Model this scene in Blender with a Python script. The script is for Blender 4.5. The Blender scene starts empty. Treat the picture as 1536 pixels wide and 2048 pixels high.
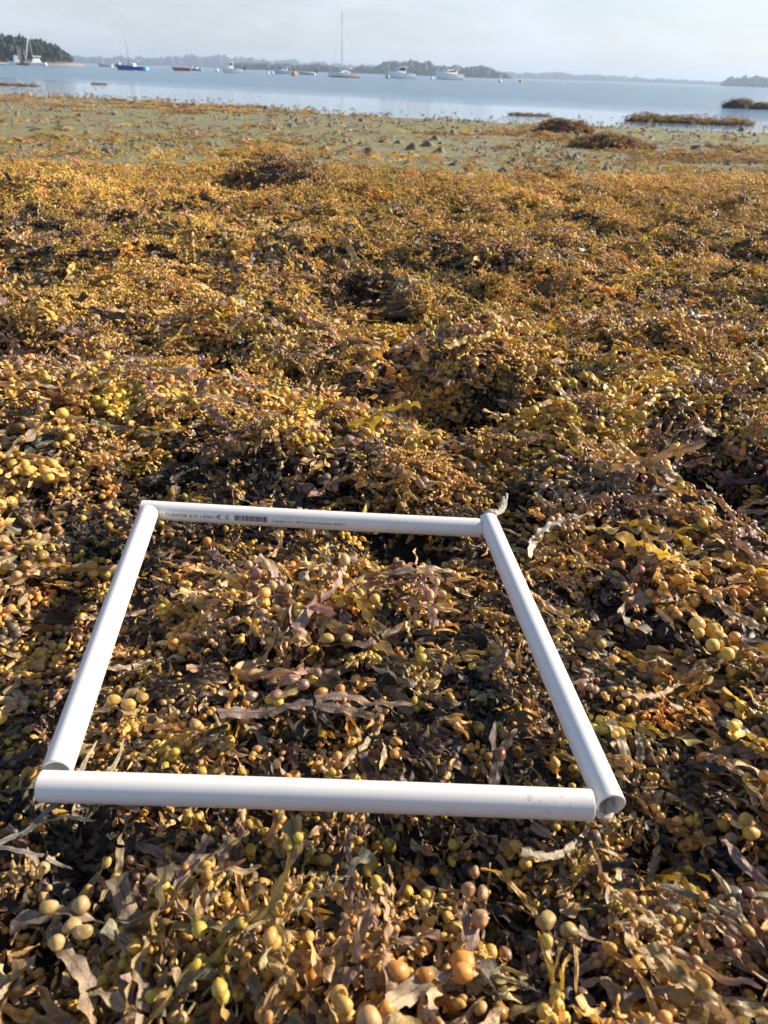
import bpy, bmesh, math, random
import numpy as np
from mathutils import Vector, Matrix, Euler
R = math.radians
random.seed(7); rng = np.random.default_rng(7)
sc = bpy.context.scene
COL = sc.collection

# ------------------------------------------------------------------ camera
F = 1540.0; CH = 0.63                                   # focal length in photo pixels, camera height over the pipes
PITCH = math.atan((1024-147.5)/F); ROLL = math.atan(0.035)
cd = bpy.data.cameras.new('camera'); cam = bpy.data.objects.new('camera', cd); COL.objects.link(cam); sc.camera = cam
cd.sensor_fit = 'VERTICAL'; cd.sensor_height = 34.6; cd.lens = F/2048*34.6; cd.clip_start = 0.02; cd.clip_end = 20000
fw = Vector((0, math.cos(PITCH), -math.sin(PITCH))); up0 = Vector((0, math.sin(PITCH), math.cos(PITCH))); rt0 = Vector((1, 0, 0))
cr, sr = math.cos(ROLL), math.sin(ROLL)
RT = rt0*cr + up0*sr; UP = up0*cr - rt0*sr
M = Matrix((RT, UP, -fw)).transposed().to_4x4(); M.translation = Vector((0, 0, CH)); cam.matrix_world = M
cd.dof.use_dof = True; cd.dof.focus_distance = 1.25; cd.dof.aperture_fstop = 10.0

def ray(px, py):
    return fw + RT*((px-768)/F) + UP*(-(py-1024)/F)
def at(px, py, z=0.0):                                   # the place in the world at level z seen at this photo pixel
    d = ray(px, py); t = (z-CH)/d.z
    return Vector((0, 0, CH)) + d*t
def proj(x, y, z):                                       # world -> photo pixel (arrays)
    X = x; Y = y; Z = z-CH
    u = X*RT.x+Y*RT.y+Z*RT.z; v = X*UP.x+Y*UP.y+Z*UP.z; w = X*fw.x+Y*fw.y+Z*fw.z
    w = np.maximum(w, 0.02)
    return 768+F*u/w, 1024-F*v/w

# ------------------------------------------------------------------ sky, sun, exposure
SUN_EL, SUN_AZ = R(24.5), R(69)                            # azimuth from the view direction towards the right
world = bpy.data.worlds.new('World'); sc.world = world; world.use_nodes = True
wn = world.node_tree; wn.nodes.clear()
def wnode(t, **k):
    n = wn.nodes.new(t)
    for a, b in k.items(): setattr(n, a, b)
    return n
sky = wnode('ShaderNodeTexSky', sky_type='NISHITA', sun_disc=False, sun_elevation=SUN_EL, sun_rotation=SUN_AZ, air_density=1.1, dust_density=0.8, ozone_density=3.0, altitude=0)
tcw = wnode('ShaderNodeTexCoord'); mpw = wnode('ShaderNodeMapping'); mpw.inputs['Scale'].default_value = (2.2, 2.2, 9.0)
mpw.inputs['Rotation'].default_value = (0.25, 0.1, 0.3)
nzw = wnode('ShaderNodeTexNoise'); nzw.inputs['Scale'].default_value = 2.6; nzw.inputs['Detail'].default_value = 8; nzw.inputs['Roughness'].default_value = 0.62; nzw.inputs['Distortion'].default_value = 0.6
rpw = wnode('ShaderNodeValToRGB'); rpw.color_ramp.elements[0].position = 0.42; rpw.color_ramp.elements[1].position = 0.78
rpw.color_ramp.elements[0].color = (0.45, 0.45, 0.45, 1); rpw.color_ramp.elements[1].color = (1, 1, 1, 1)
mxw = wnode('ShaderNodeMix', data_type='RGBA'); mxw.inputs['B'].default_value = (7.5, 7.85, 9.2, 1)
bgw = wnode('ShaderNodeBackground'); bgw.inputs['Strength'].default_value = 0.066
ow = wnode('ShaderNodeOutputWorld'); L = wn.links.new
L(tcw.outputs['Generated'], mpw.inputs['Vector']); L(mpw.outputs[0], nzw.inputs['Vector']); L(nzw.outputs['Fac'], rpw.inputs['Fac'])
spw = wnode('ShaderNodeSeparateXYZ'); L(tcw.outputs['Generated'], spw.inputs[0])
elw = wnode('ShaderNodeMapRange'); elw.inputs['From Min'].default_value = 0.0; elw.inputs['From Max'].default_value = 0.40; elw.inputs['To Min'].default_value = 1.0; elw.inputs['To Max'].default_value = 0.06
L(spw.outputs['Z'], elw.inputs['Value']); mlw = wnode('ShaderNodeMath', operation='MULTIPLY'); L(rpw.outputs['Color'], mlw.inputs[0]); L(elw.outputs[0], mlw.inputs[1])
L(mlw.outputs[0], mxw.inputs['Factor']); L(sky.outputs[0], mxw.inputs['A']); nz2 = wnode('ShaderNodeTexNoise'); nz2.inputs['Scale'].default_value = 9.0; nz2.inputs['Detail'].default_value = 6; nz2.inputs['Roughness'].default_value = 0.6; nz2.inputs['Distortion'].default_value = 1.2
L(mpw.outputs[0], nz2.inputs['Vector']); rp2 = wnode('ShaderNodeValToRGB'); rp2.color_ramp.elements[0].position = 0.52; rp2.color_ramp.elements[1].position = 0.74; rp2.color_ramp.elements[1].color = (0.12, 0.12, 0.12, 1); L(nz2.outputs['Fac'], rp2.inputs['Fac'])
mx3 = wnode('ShaderNodeMix', data_type='RGBA'); mx3.inputs['B'].default_value = (10.6, 10.5, 10.9, 1); L(rp2.outputs['Color'], mx3.inputs['Factor']); L(mxw.outputs['Result'], mx3.inputs['A'])
L(mx3.outputs['Result'], bgw.inputs['Color']); L(bgw.outputs[0], ow.inputs[0])
sl = bpy.data.lights.new('sun', 'SUN'); so = bpy.data.objects.new('sun', sl); COL.objects.link(so)
sl.energy = 5.0; sl.angle = R(0.6); sl.color = (1.0, 0.86, 0.68)
sdir = Vector((math.cos(SUN_EL)*math.sin(SUN_AZ), math.cos(SUN_EL)*math.cos(SUN_AZ), math.sin(SUN_EL)))
so.rotation_euler = sdir.to_track_quat('Z', 'Y').to_euler()
vs = sc.view_settings; vs.view_transform = 'Standard'; vs.look = 'None'; vs.gamma = 1; vs.use_curve_mapping = False; vs.exposure = 1.0
sc.cycles.max_bounces = 6; sc.cycles.transparent_max_bounces = 6; sc.cycles.volume_bounces = 0
sc.cycles.use_denoising = True

# ------------------------------------------------------------------ helpers
def tag(o, label=None, cat=None, group=None, kind=None):
    if label: o['label'] = label
    if cat: o['category'] = cat
    if group: o['group'] = group
    if kind: o['kind'] = kind
    return o
def empty(name, loc, rz=0.0):
    o = bpy.data.objects.new(name, None); COL.objects.link(o); o.location = loc; o.rotation_euler = (0, 0, rz); o.empty_display_size = 0.1
    return o
def link(name, me, mats, parent=None, loc=None):
    for m in (mats if isinstance(mats, (list, tuple)) else [mats]):
        if m.name not in [x.name for x in me.materials if x]: me.materials.append(m)
    o = bpy.data.objects.new(name, me); COL.objects.link(o)
    if parent: o.parent = parent
    if loc is not None: o.location = loc
    return o
def mesh_np(name, V, Fc, mat_idx=None, attrs=None, smooth=True):
    me = bpy.data.meshes.new(name); me.from_pydata(V.tolist() if isinstance(V, np.ndarray) else V, [], Fc); me.update()
    if smooth: me.polygons.foreach_set('use_smooth', np.ones(len(me.polygons), bool))
    if mat_idx is not None: me.polygons.foreach_set('material_index', np.asarray(mat_idx, np.int32))
    for k, a in (attrs or {}).items():
        at_ = me.attributes.new(k, 'FLOAT', 'POINT'); at_.data.foreach_set('value', np.asarray(a, np.float32))
    return me
PERM = rng.random((256, 256))
def noise2(x, y, seed=0):
    x = np.asarray(x, float)+seed*17.31+400; y = np.asarray(y, float)+seed*9.77+400
    xi = np.floor(x).astype(int); yi = np.floor(y).astype(int); fx = x-xi; fy = y-yi
    fx = fx*fx*(3-2*fx); fy = fy*fy*(3-2*fy)
    g = lambda a, b: PERM[a % 256, b % 256]
    return ((g(xi, yi)*(1-fx)+g(xi+1, yi)*fx)*(1-fy)+(g(xi, yi+1)*(1-fx)+g(xi+1, yi+1)*fx)*fy)*2-1
def fbm(x, y, seed=0, o=3):
    s = 0; a = 1; t = 0
    for i in range(o): s = s+a*noise2(x*2**i, y*2**i, seed+i*3); t += a; a *= 0.5
    return s/t

# ------------------------------------------------------------------ materials
def mat(name):
    m = bpy.data.materials.new(name); m.use_nodes = True; nt = m.node_tree
    return m, nt, nt.nodes, nt.links.new, nt.nodes['Principled BSDF']
def ramp(n, stops):
    r = n.new('ShaderNodeValToRGB'); e = r.color_ramp.elements
    while len(e) < len(stops): e.new(0.5)
    for el, (p, c) in zip(e, stops): el.position = p; el.color = (*c, 1) if len(c) == 3 else c
    return r
def noise_node(n, l, src, scale, detail=4, rough=0.55, dist=0.0):
    z = n.new('ShaderNodeTexNoise'); z.inputs['Scale'].default_value = scale; z.inputs['Detail'].default_value = detail; z.inputs['Roughness'].default_value = rough; z.inputs['Distortion'].default_value = dist
    if src is not None: l(src, z.inputs['Vector'])
    return z
def simple(name, col, rough=0.5, var=0.12, scale=6.0, spec=0.5, metal=0.0, bump=0.0):
    m, nt, n, l, b = mat(name)
    tc = n.new('ShaderNodeTexCoord'); z = noise_node(n, l, tc.outputs['Object'], scale)
    lo = tuple(c*(1-var) for c in col); hi = tuple(min(1, c*(1+var)) for c in col)
    r = ramp(n, [(0.3, lo), (0.7, hi)]); l(z.outputs['Fac'], r.inputs['Fac']); l(r.outputs['Color'], b.inputs['Base Color'])
    b.inputs['Roughness'].default_value = rough; b.inputs['Metallic'].default_value = metal; b.inputs['Specular IOR Level'].default_value = spec
    if bump:
        bp = n.new('ShaderNodeBump'); bp.inputs['Strength'].default_value = bump; l(z.outputs['Fac'], bp.inputs['Height']); l(bp.outputs[0], b.inputs['Normal'])
    return m

def weed_material(name, attr, bladder):
    m, nt, n, l, b = mat(name)
    A = n.new('ShaderNodeAttribute'); A.attribute_type = 'INSTANCER'; A.attribute_name = attr
    tc = n.new('ShaderNodeTexCoord')
    oi = n.new('ShaderNodeObjectInfo')
    off = n.new('ShaderNodeVectorMath'); off.operation = 'MULTIPLY_ADD'; off.inputs[1].default_value = (1, 1, 1)
    sc_ = n.new('ShaderNodeMath'); sc_.operation = 'MULTIPLY'; sc_.inputs[1].default_value = 7.0; l(oi.outputs['Random'], sc_.inputs[0])
    l(tc.outputs['Object'], off.inputs[0]); l(sc_.outputs[0], off.inputs[2])
    if bladder:
        z = noise_node(n, l, off.outputs[0], 55, 2, 0.5)
        v = ramp(n, [(0.32, (0.70, 0.58, 0.50)), (0.5, (1, 1, 1)), (0.70, (1.2, 1.08, 0.8))]); l(z.outputs['Fac'], v.inputs['Fac'])
        z2 = noise_node(n, l, off.outputs[0], 900, 2, 0.5)
        v2 = ramp(n, [(0.30, (0.72, 0.66, 0.6)), (0.42, (1, 1, 1))]); l(z2.outputs['Fac'], v2.inputs['Fac'])
    else:
        z = noise_node(n, l, off.outputs[0], 38, 4, 0.6)
        v = ramp(n, [(0.30, (0.52, 0.48, 0.50)), (0.5, (1, 1, 1)), (0.72, (1.55, 1.50, 1.45))]); l(z.outputs['Fac'], v.inputs['Fac'])
        z2 = noise_node(n, l, off.outputs[0], 420, 3, 0.6)
        v2 = ramp(n, [(0.3, (0.74, 0.74, 0.76)), (0.6, (1.12, 1.12, 1.1))]); l(z2.outputs['Fac'], v2.inputs['Fac'])
    m1 = n.new('ShaderNodeMix'); m1.data_type = 'RGBA'; m1.blend_type = 'MULTIPLY'; m1.inputs['Factor'].default_value = 1
    m2 = n.new('ShaderNodeMix'); m2.data_type = 'RGBA'; m2.blend_type = 'MULTIPLY'; m2.inputs['Factor'].default_value = 1
    l(A.outputs['Vector'], m1.inputs['A']); l(v.outputs['Color'], m1.inputs['B']); l(m1.outputs['Result'], m2.inputs['A']); l(v2.outputs['Color'], m2.inputs['B'])
    colr = m2.outputs['Result']
    if not bladder:                                       # midrib darker, young tips brighter and yellower
        rb = n.new('ShaderNodeAttribute'); rb.attribute_name = 'rib'; al = n.new('ShaderNodeAttribute'); al.attribute_name = 'along'
        r3 = ramp(n, [(0.0, (1, 1, 1)), (0.75, (0.95, 0.95, 0.95)), (1.0, (0.55, 0.5, 0.5))]); l(rb.outputs['Fac'], r3.inputs['Fac'])
        r4 = ramp(n, [(0.0, (0.8, 0.8, 0.85)), (0.6, (1, 1, 1)), (1.0, (1.45, 1.3, 0.95))]); l(al.outputs['Fac'], r4.inputs['Fac'])
        m3 = n.new('ShaderNodeMix'); m3.data_type = 'RGBA'; m3.blend_type = 'MULTIPLY'; m3.inputs['Factor'].default_value = 1
        m4 = n.new('ShaderNodeMix'); m4.data_type = 'RGBA'; m4.blend_type = 'MULTIPLY'; m4.inputs['Factor'].default_value = 1
        l(colr, m3.inputs['A']); l(r3.outputs['Color'], m3.inputs['B']); l(m3.outputs['Result'], m4.inputs['A']); l(r4.outputs['Color'], m4.inputs['B']); colr = m4.outputs['Result']
    l(colr, b.inputs['Base Color'])
    bp = n.new('ShaderNodeBump'); bp.inputs['Strength'].default_value = 0.25 if bladder else 0.55; bp.inputs['Distance'].default_value = 0.002
    z3 = noise_node(n, l, off.outputs[0], 260, 3, 0.6); l(z3.outputs['Fac'], bp.inputs['Height']); l(bp.outputs[0], b.inputs['Normal'])
    rr = ramp(n, [(0.35, (0.30,)*3 if bladder else (0.32,)*3), (0.62, (0.46,)*3 if bladder else (0.64,)*3)]); l(z.outputs['Fac'], rr.inputs['Fac']); l(rr.outputs['Color'], b.inputs['Roughness'])
    b.inputs['Specular IOR Level'].default_value = 0.45
    tr = n.new('ShaderNodeBsdfTranslucent'); hs = n.new('ShaderNodeHueSaturation'); hs.inputs['Saturation'].default_value = 1.25; hs.inputs['Value'].default_value = 1.1
    l(colr, hs.inputs['Color']); l(hs.outputs[0], tr.inputs['Color'])
    ms = n.new('ShaderNodeMixShader'); ms.inputs[0].default_value = 0.10 if bladder else 0.24
    l(b.outputs[0], ms.inputs[1]); l(tr.outputs[0], ms.inputs[2]); l(ms.outputs[0], n['Material Output'].inputs['Surface'])
    return m
M_BLADE = weed_material('weed_blade', 'tint', False)
M_BLAD = weed_material('weed_bladder', 'btint', True)

def ground_material():
    m, nt, n, l, b = mat('tidal_mud')
    geo = n.new('ShaderNodeNewGeometry'); sp = n.new('ShaderNodeSeparateXYZ'); l(geo.outputs['Position'], sp.inputs[0])
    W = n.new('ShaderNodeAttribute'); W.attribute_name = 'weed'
    z1 = noise_node(n, l, geo.outputs['Position'], 1.3, 6, 0.6); z2 = noise_node(n, l, geo.outputs['Position'], 14, 6, 0.65)
    mud = ramp(n, [(0.35, (0.14, 0.115, 0.065)), (0.62, (0.29, 0.255, 0.17))]); l(z2.outputs['Fac'], mud.inputs['Fac'])
    alg = ramp(n, [(0.35, (0.18, 0.18, 0.06)), (0.65, (0.29, 0.30, 0.11))]); l(z2.outputs['Fac'], alg.inputs['Fac'])
    am = ramp(n, [(0.40, (0, 0, 0)), (0.56, (1, 1, 1))]); l(z1.outputs['Fac'], am.inputs['Fac'])
    x1 = n.new('ShaderNodeMix'); x1.data_type = 'RGBA'; l(am.outputs['Color'], x1.inputs['Factor']); l(mud.outputs['Color'], x1.inputs['A']); l(alg.outputs['Color'], x1.inputs['B'])
    dk = ramp(n, [(0.3, (0.010, 0.008, 0.006)), (0.7, (0.028, 0.021, 0.014))]); l(z2.outputs['Fac'], dk.inputs['Fac'])  # near-black below the weed: shade of the gaps put into the ground colour
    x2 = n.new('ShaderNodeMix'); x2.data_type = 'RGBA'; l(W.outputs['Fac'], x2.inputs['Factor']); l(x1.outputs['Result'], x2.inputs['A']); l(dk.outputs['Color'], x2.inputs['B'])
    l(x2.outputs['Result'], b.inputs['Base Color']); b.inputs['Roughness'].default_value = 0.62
    bp = n.new('ShaderNodeBump'); bp.inputs['Strength'].default_value = 0.8; bp.inputs['Distance'].default_value = 0.03
    z3 = noise_node(n, l, geo.outputs['Position'], 22, 5, 0.7); l(z3.outputs['Fac'], bp.inputs['Height']); l(bp.outputs[0], b.inputs['Normal'])
    return m
M_MUD = ground_material()

# ------------------------------------------------------------------ the lie of the land
WZ = -0.37                                               # water level
SX = [-60, -16, -9, -0.4, 4.3, 11, 40]; SY = [52, 34.7, 31.1, 25.2, 24.5, 25.2, 27]
PIPES = [((-0.3336, 0.5284), (0.2179, 0.5287)), ((-0.3935, 1.0857), (0.1568, 1.0660)), ((-0.3777, 1.0660), (-0.3238, 0.5450)), ((0.1686, 1.0794), (0.2375, 0.5290))]
def segd(x, y, a, b):
    ax, ay = a; bx, by = b; dx, dy = bx-ax, by-ay
    t = np.clip(((x-ax)*dx+(y-ay)*dy)/(dx*dx+dy*dy), 0, 1)
    return np.hypot(x-ax-t*dx, y-ay-t*dy)
def gp(px, py, z=-0.06): v = at(px, py, z); return v.x, v.y
# hollows and humps of the weed mat: photo pixel, radius in metres, height
BUMPS = [(800, 635, .19, -.13), (725, 585, .13, -.11), (925, 830, .13, -.12), (870, 715, .10, -.10), (800, 1095, .07, -.06), (1275, 1290, .06, -.06), (1475, 985, .16, -.10), (215, 668, .14, -.09), (60, 735, .12, -.06),
         (1010, 760, .22, .03), (1230, 1010, .13, .05), (560, 700, .25, .04), (1240, 1100, .07, -.06), (620, 900, .2, .03), (90, 1900, .07, -.06),
         (1020, 1830, .05, -.05), (1330, 1740, .06, -.05), (620, 1340, .05, -.03), (830, 1100, .09, -.05), (1120, 830, .12, -.05), (1300, 740, .3, .05), (330, 830, .2, .03), (780, 1720, .06, -.035)]
BUMPS = [(*gp(a, b), r, h) for a, b, r, h in BUMPS]
def height(x, y):
    x = np.asarray(x, float); y = np.asarray(y, float)
    ys = np.interp(x, SX, SY); t = np.clip(y/ys, -0.2, 40)
    base = np.where(t <= 0, 0, WZ*np.abs(t)**1.25)
    base = np.where(t > 1, WZ-(t-1)*0.9, base); base = np.maximum(base, WZ-2.2)
    far = np.clip((y-4.8)/3, 0, 1)
    gr = 1+.40*np.clip((y-1.2)/1.2, 0, 1); rel = (fbm(x/0.9, y/0.8, 1, 2)*0.060 + fbm(x/0.30, y/0.26, 5, 2)*0.045)*gr + fbm(x/.1, y/.1, 7, 1)*.012
    rel = rel*(1-far) + far*(fbm(x/2.6, y/1.6, 9, 3)*0.028)
    inq = np.exp(-((np.maximum(np.abs(x+0.08)-0.33, 0)/0.12)**2+(np.maximum(np.abs(y-0.8)-0.33, 0)/0.12)**2))
    rel = rel*(1-0.72*inq)
    z = -0.05+base+rel
    for bx, by, r, h in BUMPS: z = z+h*np.exp(-(((x-bx)/r)**2+((y-by)/(r*0.8))**2))
    d = np.minimum.reduce([segd(x, y, a, b) for a, b in PIPES])
    g = np.exp(-(d/0.040)**2)
    z = np.where(d < 0.2, z*(1-g)+g*np.minimum(z, -0.055), z)
    return z
# weed cover 0..1; clear mud strips and weed patches as the photo lays them out
MUDP = [(100, 306, 330, 17, 1.5), (760, 300, 230, 34, 1.6), (1010, 320, 200, 26, 1.6), (1180, 335, 120, 12, .7), (1330, 268, 260, 22, 1.6), (600, 262, 200, 18, .9), (220, 240, 300, 16, 1.1), (900, 250, 150, 12, .7), (20, 215, 160, 14, .6), (930, 425, 70, 14, .7), (1340, 385, 160, 9, .9)]
WEEDP = [(560, 290, 130, 34, 1.5), (200, 278, 260, 8, .9), (330, 215, 420, 16, 1.0), (1080, 272, 230, 18, 1.3), (1420, 312, 230, 20, 1.5), (860, 262, 90, 9, .8), (420, 255, 150, 8, .6), (960, 300, 60, 4, .6), (1180, 375, 500, 14, .6), (1110, 256, 70, 16, 1.3)]
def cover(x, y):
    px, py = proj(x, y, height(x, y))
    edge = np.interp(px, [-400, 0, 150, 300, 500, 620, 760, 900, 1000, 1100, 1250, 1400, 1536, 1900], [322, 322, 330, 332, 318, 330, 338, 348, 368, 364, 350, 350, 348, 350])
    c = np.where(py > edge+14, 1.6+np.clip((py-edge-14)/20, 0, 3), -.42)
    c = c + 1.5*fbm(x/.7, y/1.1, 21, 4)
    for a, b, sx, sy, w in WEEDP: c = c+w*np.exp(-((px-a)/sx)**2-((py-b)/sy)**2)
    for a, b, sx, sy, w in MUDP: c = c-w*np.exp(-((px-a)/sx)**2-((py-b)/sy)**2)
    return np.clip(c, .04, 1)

ys_ = np.concatenate([np.linspace(-1.5, 3.2, 190), np.geomspace(3.23, 60, 210), np.geomspace(65, 4000, 18)])
us_ = np.linspace(-1, 1, 260)
Y = np.repeat(ys_, len(us_)); U = np.tile(us_, len(ys_)); X = U*(1.6+np.maximum(Y, 0)*0.85)
Z = height(X, Y); nr, nc = len(ys_), len(us_)
q = (np.arange(nr-1)[:, None]*nc+np.arange(nc-1)[None, :]).ravel()
Fq = np.stack([q, q+1, q+nc+1, q+nc], 1)
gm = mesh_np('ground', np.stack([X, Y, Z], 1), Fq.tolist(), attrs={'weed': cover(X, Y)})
tag(link('ground', gm, M_MUD), kind='structure')

# water
def water_material():
    m, nt, n, l, b = mat('sea_water')
    geo = n.new('ShaderNodeNewGeometry'); sp = n.new('ShaderNodeSeparateXYZ'); l(geo.outputs['Position'], sp.inputs[0])
    b.inputs['Base Color'].default_value = (0.16, 0.29, 0.43, 1); b.inputs['Roughness'].default_value = 0.05; b.inputs['IOR'].default_value = 1.33
    # the wind ruffles the open water; the shallows along the shore lie calm
    ma = n.new('ShaderNodeMath'); ma.operation = 'MULTIPLY_ADD'; ma.inputs[1].default_value = 0.55; l(sp.outputs['X'], ma.inputs[0]); l(sp.outputs['Y'], ma.inputs[2])
    zb = noise_node(n, l, geo.outputs['Position'], 0.035, 3, 0.5)
    mb = n.new('ShaderNodeMath'); mb.operation = 'MULTIPLY_ADD'; mb.inputs[1].default_value = 22.0; l(zb.outputs['Fac'], mb.inputs[0]); l(ma.outputs[0], mb.inputs[2])
    mr = n.new('ShaderNodeMapRange'); mr.inputs['From Min'].default_value = 48; mr.inputs['From Max'].default_value = 66; mr.inputs['To Min'].default_value = 0.03; mr.inputs['To Max'].default_value = 1.0
    l(mb.outputs[0], mr.inputs['Value'])
    ro = n.new('ShaderNodeMapRange'); ro.inputs['To Min'].default_value = .04; ro.inputs['To Max'].default_value = .18; l(mr.outputs[0], ro.inputs['Value']); l(ro.outputs[0], b.inputs['Roughness'])
    mp = n.new('ShaderNodeMapping'); mp.inputs['Scale'].default_value = (1.0, 1.7, 1.0); l(geo.outputs['Position'], mp.inputs['Vector'])
    z1 = noise_node(n, l, mp.outputs[0], 1.1, 5, 0.62, 0.3)
    bp = n.new('ShaderNodeBump'); bp.inputs['Distance'].default_value = 0.8
    l(mr.outputs[0], bp.inputs['Strength']); l(z1.outputs['Fac'], bp.inputs['Height']); l(bp.outputs[0], b.inputs['Normal'])
    return m
wy = np.concatenate([np.linspace(15, 80, 40), np.geomspace(90, 5200, 30)]); wx = np.linspace(-1, 1, 40)
WY = np.repeat(wy, 40); WX = np.tile(wx, len(wy))*(40+WY*1.0)
q = (np.arange(len(wy)-1)[:, None]*40+np.arange(39)[None, :]).ravel()
wm = mesh_np('water', np.stack([WX, WY, np.full_like(WX, WZ)], 1), np.stack([q, q+1, q+41, q+40], 1).tolist())
tag(link('water', wm, water_material()), kind='structure')

# ------------------------------------------------------------------ seaweed templates
def ico(sub):
    bm = bmesh.new(); bmesh.ops.create_icosphere(bm, subdivisions=sub, radius=1)
    V = np.array([v.co[:] for v in bm.verts]); Fc = [[v.index for v in f.verts] for f in bm.faces]; bm.free(); return V, Fc
ICO = {1: ico(1), 2: ico(2), 3: ico(3)}
class Weed:
    def __init__(s, r): s.V = []; s.F = []; s.mi = []; s.rib = []; s.al = []; s.n = 0; s.r = r
    def bladder(s, c, axis, rad, elong, sub):
        V, Fc = ICO[sub]; ax = Vector(axis).normalized(); q = ax.to_track_quat('X', 'Z').to_matrix(); q = np.array(q)
        W = V.copy(); W = W*(1+0.14*np.sin(W[:, [0]]*2.1+s.r.random()*6)+0.06*np.sin(W[:, [1]]*4+s.r.random()*6)+0.04*np.sin(W[:, [2]]*5+W[:, [0]]*4+s.r.random()*6)); W[:, 0] *= elong; W[:, 2] *= 0.92
        W = W*rad; W = W@q.T+np.array(c)
        s.V.append(W); s.F += [[i+s.n for i in f] for f in Fc]; s.mi += [1]*len(Fc); s.rib.append(np.zeros(len(W))); s.al.append(np.full(len(W), .5)); s.n += len(W)
    def piece(s, P, yaw, pitch, roll, L, w0, w1, a0, a1, tip, ds, nv, ruffle, bl, sub, twist=0.5, zpull=60.0):
        """one stretch of ribbon; returns its end state"""
        r = s.r; n = max(3, int(L/ds)); ds = L/n; half = nv//2; vs_ = np.linspace(-1, 1, nv)
        ky = r.normal(0, 5.0); dr = r.normal(0, twist)/L; ph = r.random()*6.3; ph2 = r.random()*6.3; lam = r.uniform(.020, .046); rows = []
        kk_ = np.array([.25, .5, .25]); jl, jr = [np.convolve(r.uniform(.62, 1.3, n+3), kk_, 'valid') for _ in (0, 1)]
        P = np.array(P, float); states = []
        for i in range(n+1):
            t = i/n; T = np.array([math.cos(yaw)*math.cos(pitch), math.sin(yaw)*math.cos(pitch), math.sin(pitch)])
            S = np.array([-math.sin(yaw), math.cos(yaw), 0]); N = np.cross(T, S)
            B = S*math.cos(roll)+N*math.sin(roll); Nn = N*math.cos(roll)-S*math.sin(roll)
            w = w0+(w1-w0)*t
            if tip: w = w*math.sqrt(max(0.02, 1-t**3.5))
            ww = np.where(vs_ < 0, jl[i], jr[i])*w
            d = i*ds; off = ruffle*np.abs(vs_)**2*np.where(vs_ < 0, math.sin(6.28*d/lam+ph), math.sin(6.28*d/lam*1.15+ph2))
            rows.append(P+B[None]*(vs_*ww)[:, None]+Nn[None]*(off+0.0006*(np.abs(vs_) < .1))[:, None])
            states.append((P.copy(), T, B, Nn, w))
            P = P+T*ds; yaw += ky*ds+r.normal(0, .07); pitch += r.normal(0, .10)-zpull*P[2]*ds*10-pitch*.10; roll += dr*ds+r.normal(0, .07)
        base = s.n; V = np.concatenate(rows); s.V.append(V); s.n += len(V)
        s.rib.append(np.tile(1-np.minimum(1, np.abs(vs_)*1.6), n+1)); s.al.append(np.repeat(a0+(a1-a0)*np.linspace(0, 1, n+1), nv))
        for i in range(n):
            for j in range(nv-1):
                a = base+i*nv+j; s.F.append([a, a+1, a+nv+1, a+nv]); s.mi.append(0)
        for (pos, side, rad, el) in bl:
            i = min(n, int(pos*n)); Pc, T, B, Nn, w = states[i]
            s.bladder(Pc+B*side*max(rad*.85, w*.5)+Nn*rad*.12, T+B*r.normal(0, .2), rad, el, sub)
        return P, yaw, pitch, roll
    def grow(s, P, yaw, pitch, roll, depth, L, w, rad, ds, nv, ruffle, sub, pb, spread=.42, total=None, receptacle=0.0, twist=.5):
        r = s.r; total = total or depth+1; a0 = (total-depth-1)/total; a1 = (total-depth)/total
        bl = []
        if rad and r.random() < pb:
            pos = r.uniform(.25, .85); k = rad*r.uniform(.65, 1.2); bl = [(pos, -1, k, r.uniform(1, 1.3)), (pos+r.uniform(-.06, .06), 1, k*r.uniform(.75, 1.1), r.uniform(1, 1.3))]
            if r.random() < .25: bl.pop()
        tip = depth == 0; l_ = L*r.uniform(.7, 1.3)
        P2, y2, p2, r2 = s.piece(P, yaw, pitch, roll, l_, w, w*(.92 if not tip else .8), a0, a1, tip, ds, nv, ruffle, bl, sub, twist)
        if tip:
            if receptacle and r.random() < receptacle: s.bladder(P2, (math.cos(y2), math.sin(y2), p2), rad*.62, r.uniform(1.5, 2.3), sub)
            return
        if rad and r.random() < pb*.5: s.bladder(P2+np.array([0, 0, rad*.3]), (math.cos(y2), math.sin(y2), 0), rad*r.uniform(.6, 1.0), 1.1, sub)
        for sg in (-1, 1):
            if r.random() < .12: continue
            q = P2+np.array([-math.sin(y2), math.cos(y2), 0])*sg*w*.35
            s.grow(q, y2+sg*spread*r.uniform(.6, 1.4), p2+r.normal(0, .25), r2+r.normal(0, .35), depth-1, L*.88, w*.86, rad*.92, ds, nv, ruffle, sub, pb, spread, total, receptacle, twist)
    def mesh(s, name):
        V = np.concatenate(s.V); me = mesh_np(name, V, s.F, s.mi, {'rib': np.concatenate(s.rib), 'along': np.concatenate(s.al)})
        me.materials.append(M_BLADE); me.materials.append(M_BLAD); return me
TPL = bpy.data.collections.new('weed_templates')          # holds sources only; never linked to the scene
T_IDX = {}
def add_tpl(kind, w):
    i = len(TPL.objects); me = w.mesh('weed_template'); o = bpy.data.objects.new('weed_template_%03d' % i, me); TPL.objects.link(o); T_IDX.setdefault(kind, []).append(i)
def centre(w):
    V = np.concatenate(w.V); c = V.mean(0); w.V = [v-np.array([c[0], c[1], 0]) for v in w.V]
for k in range(14):                                       # broad fronds with big bladders
    r = np.random.default_rng(100+k); w = Weed(r)
    w.grow((0, 0, 0), 0, .15, r.normal(0, .3), 3, r.uniform(.042, .064), r.uniform(.0042, .0080), r.uniform(.0058, .0092), .0040, 7, .0030, 2, (.62, .34, .45)[k % 3], .30, twist=1.1)
    centre(w); add_tpl('broad', w)
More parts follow.
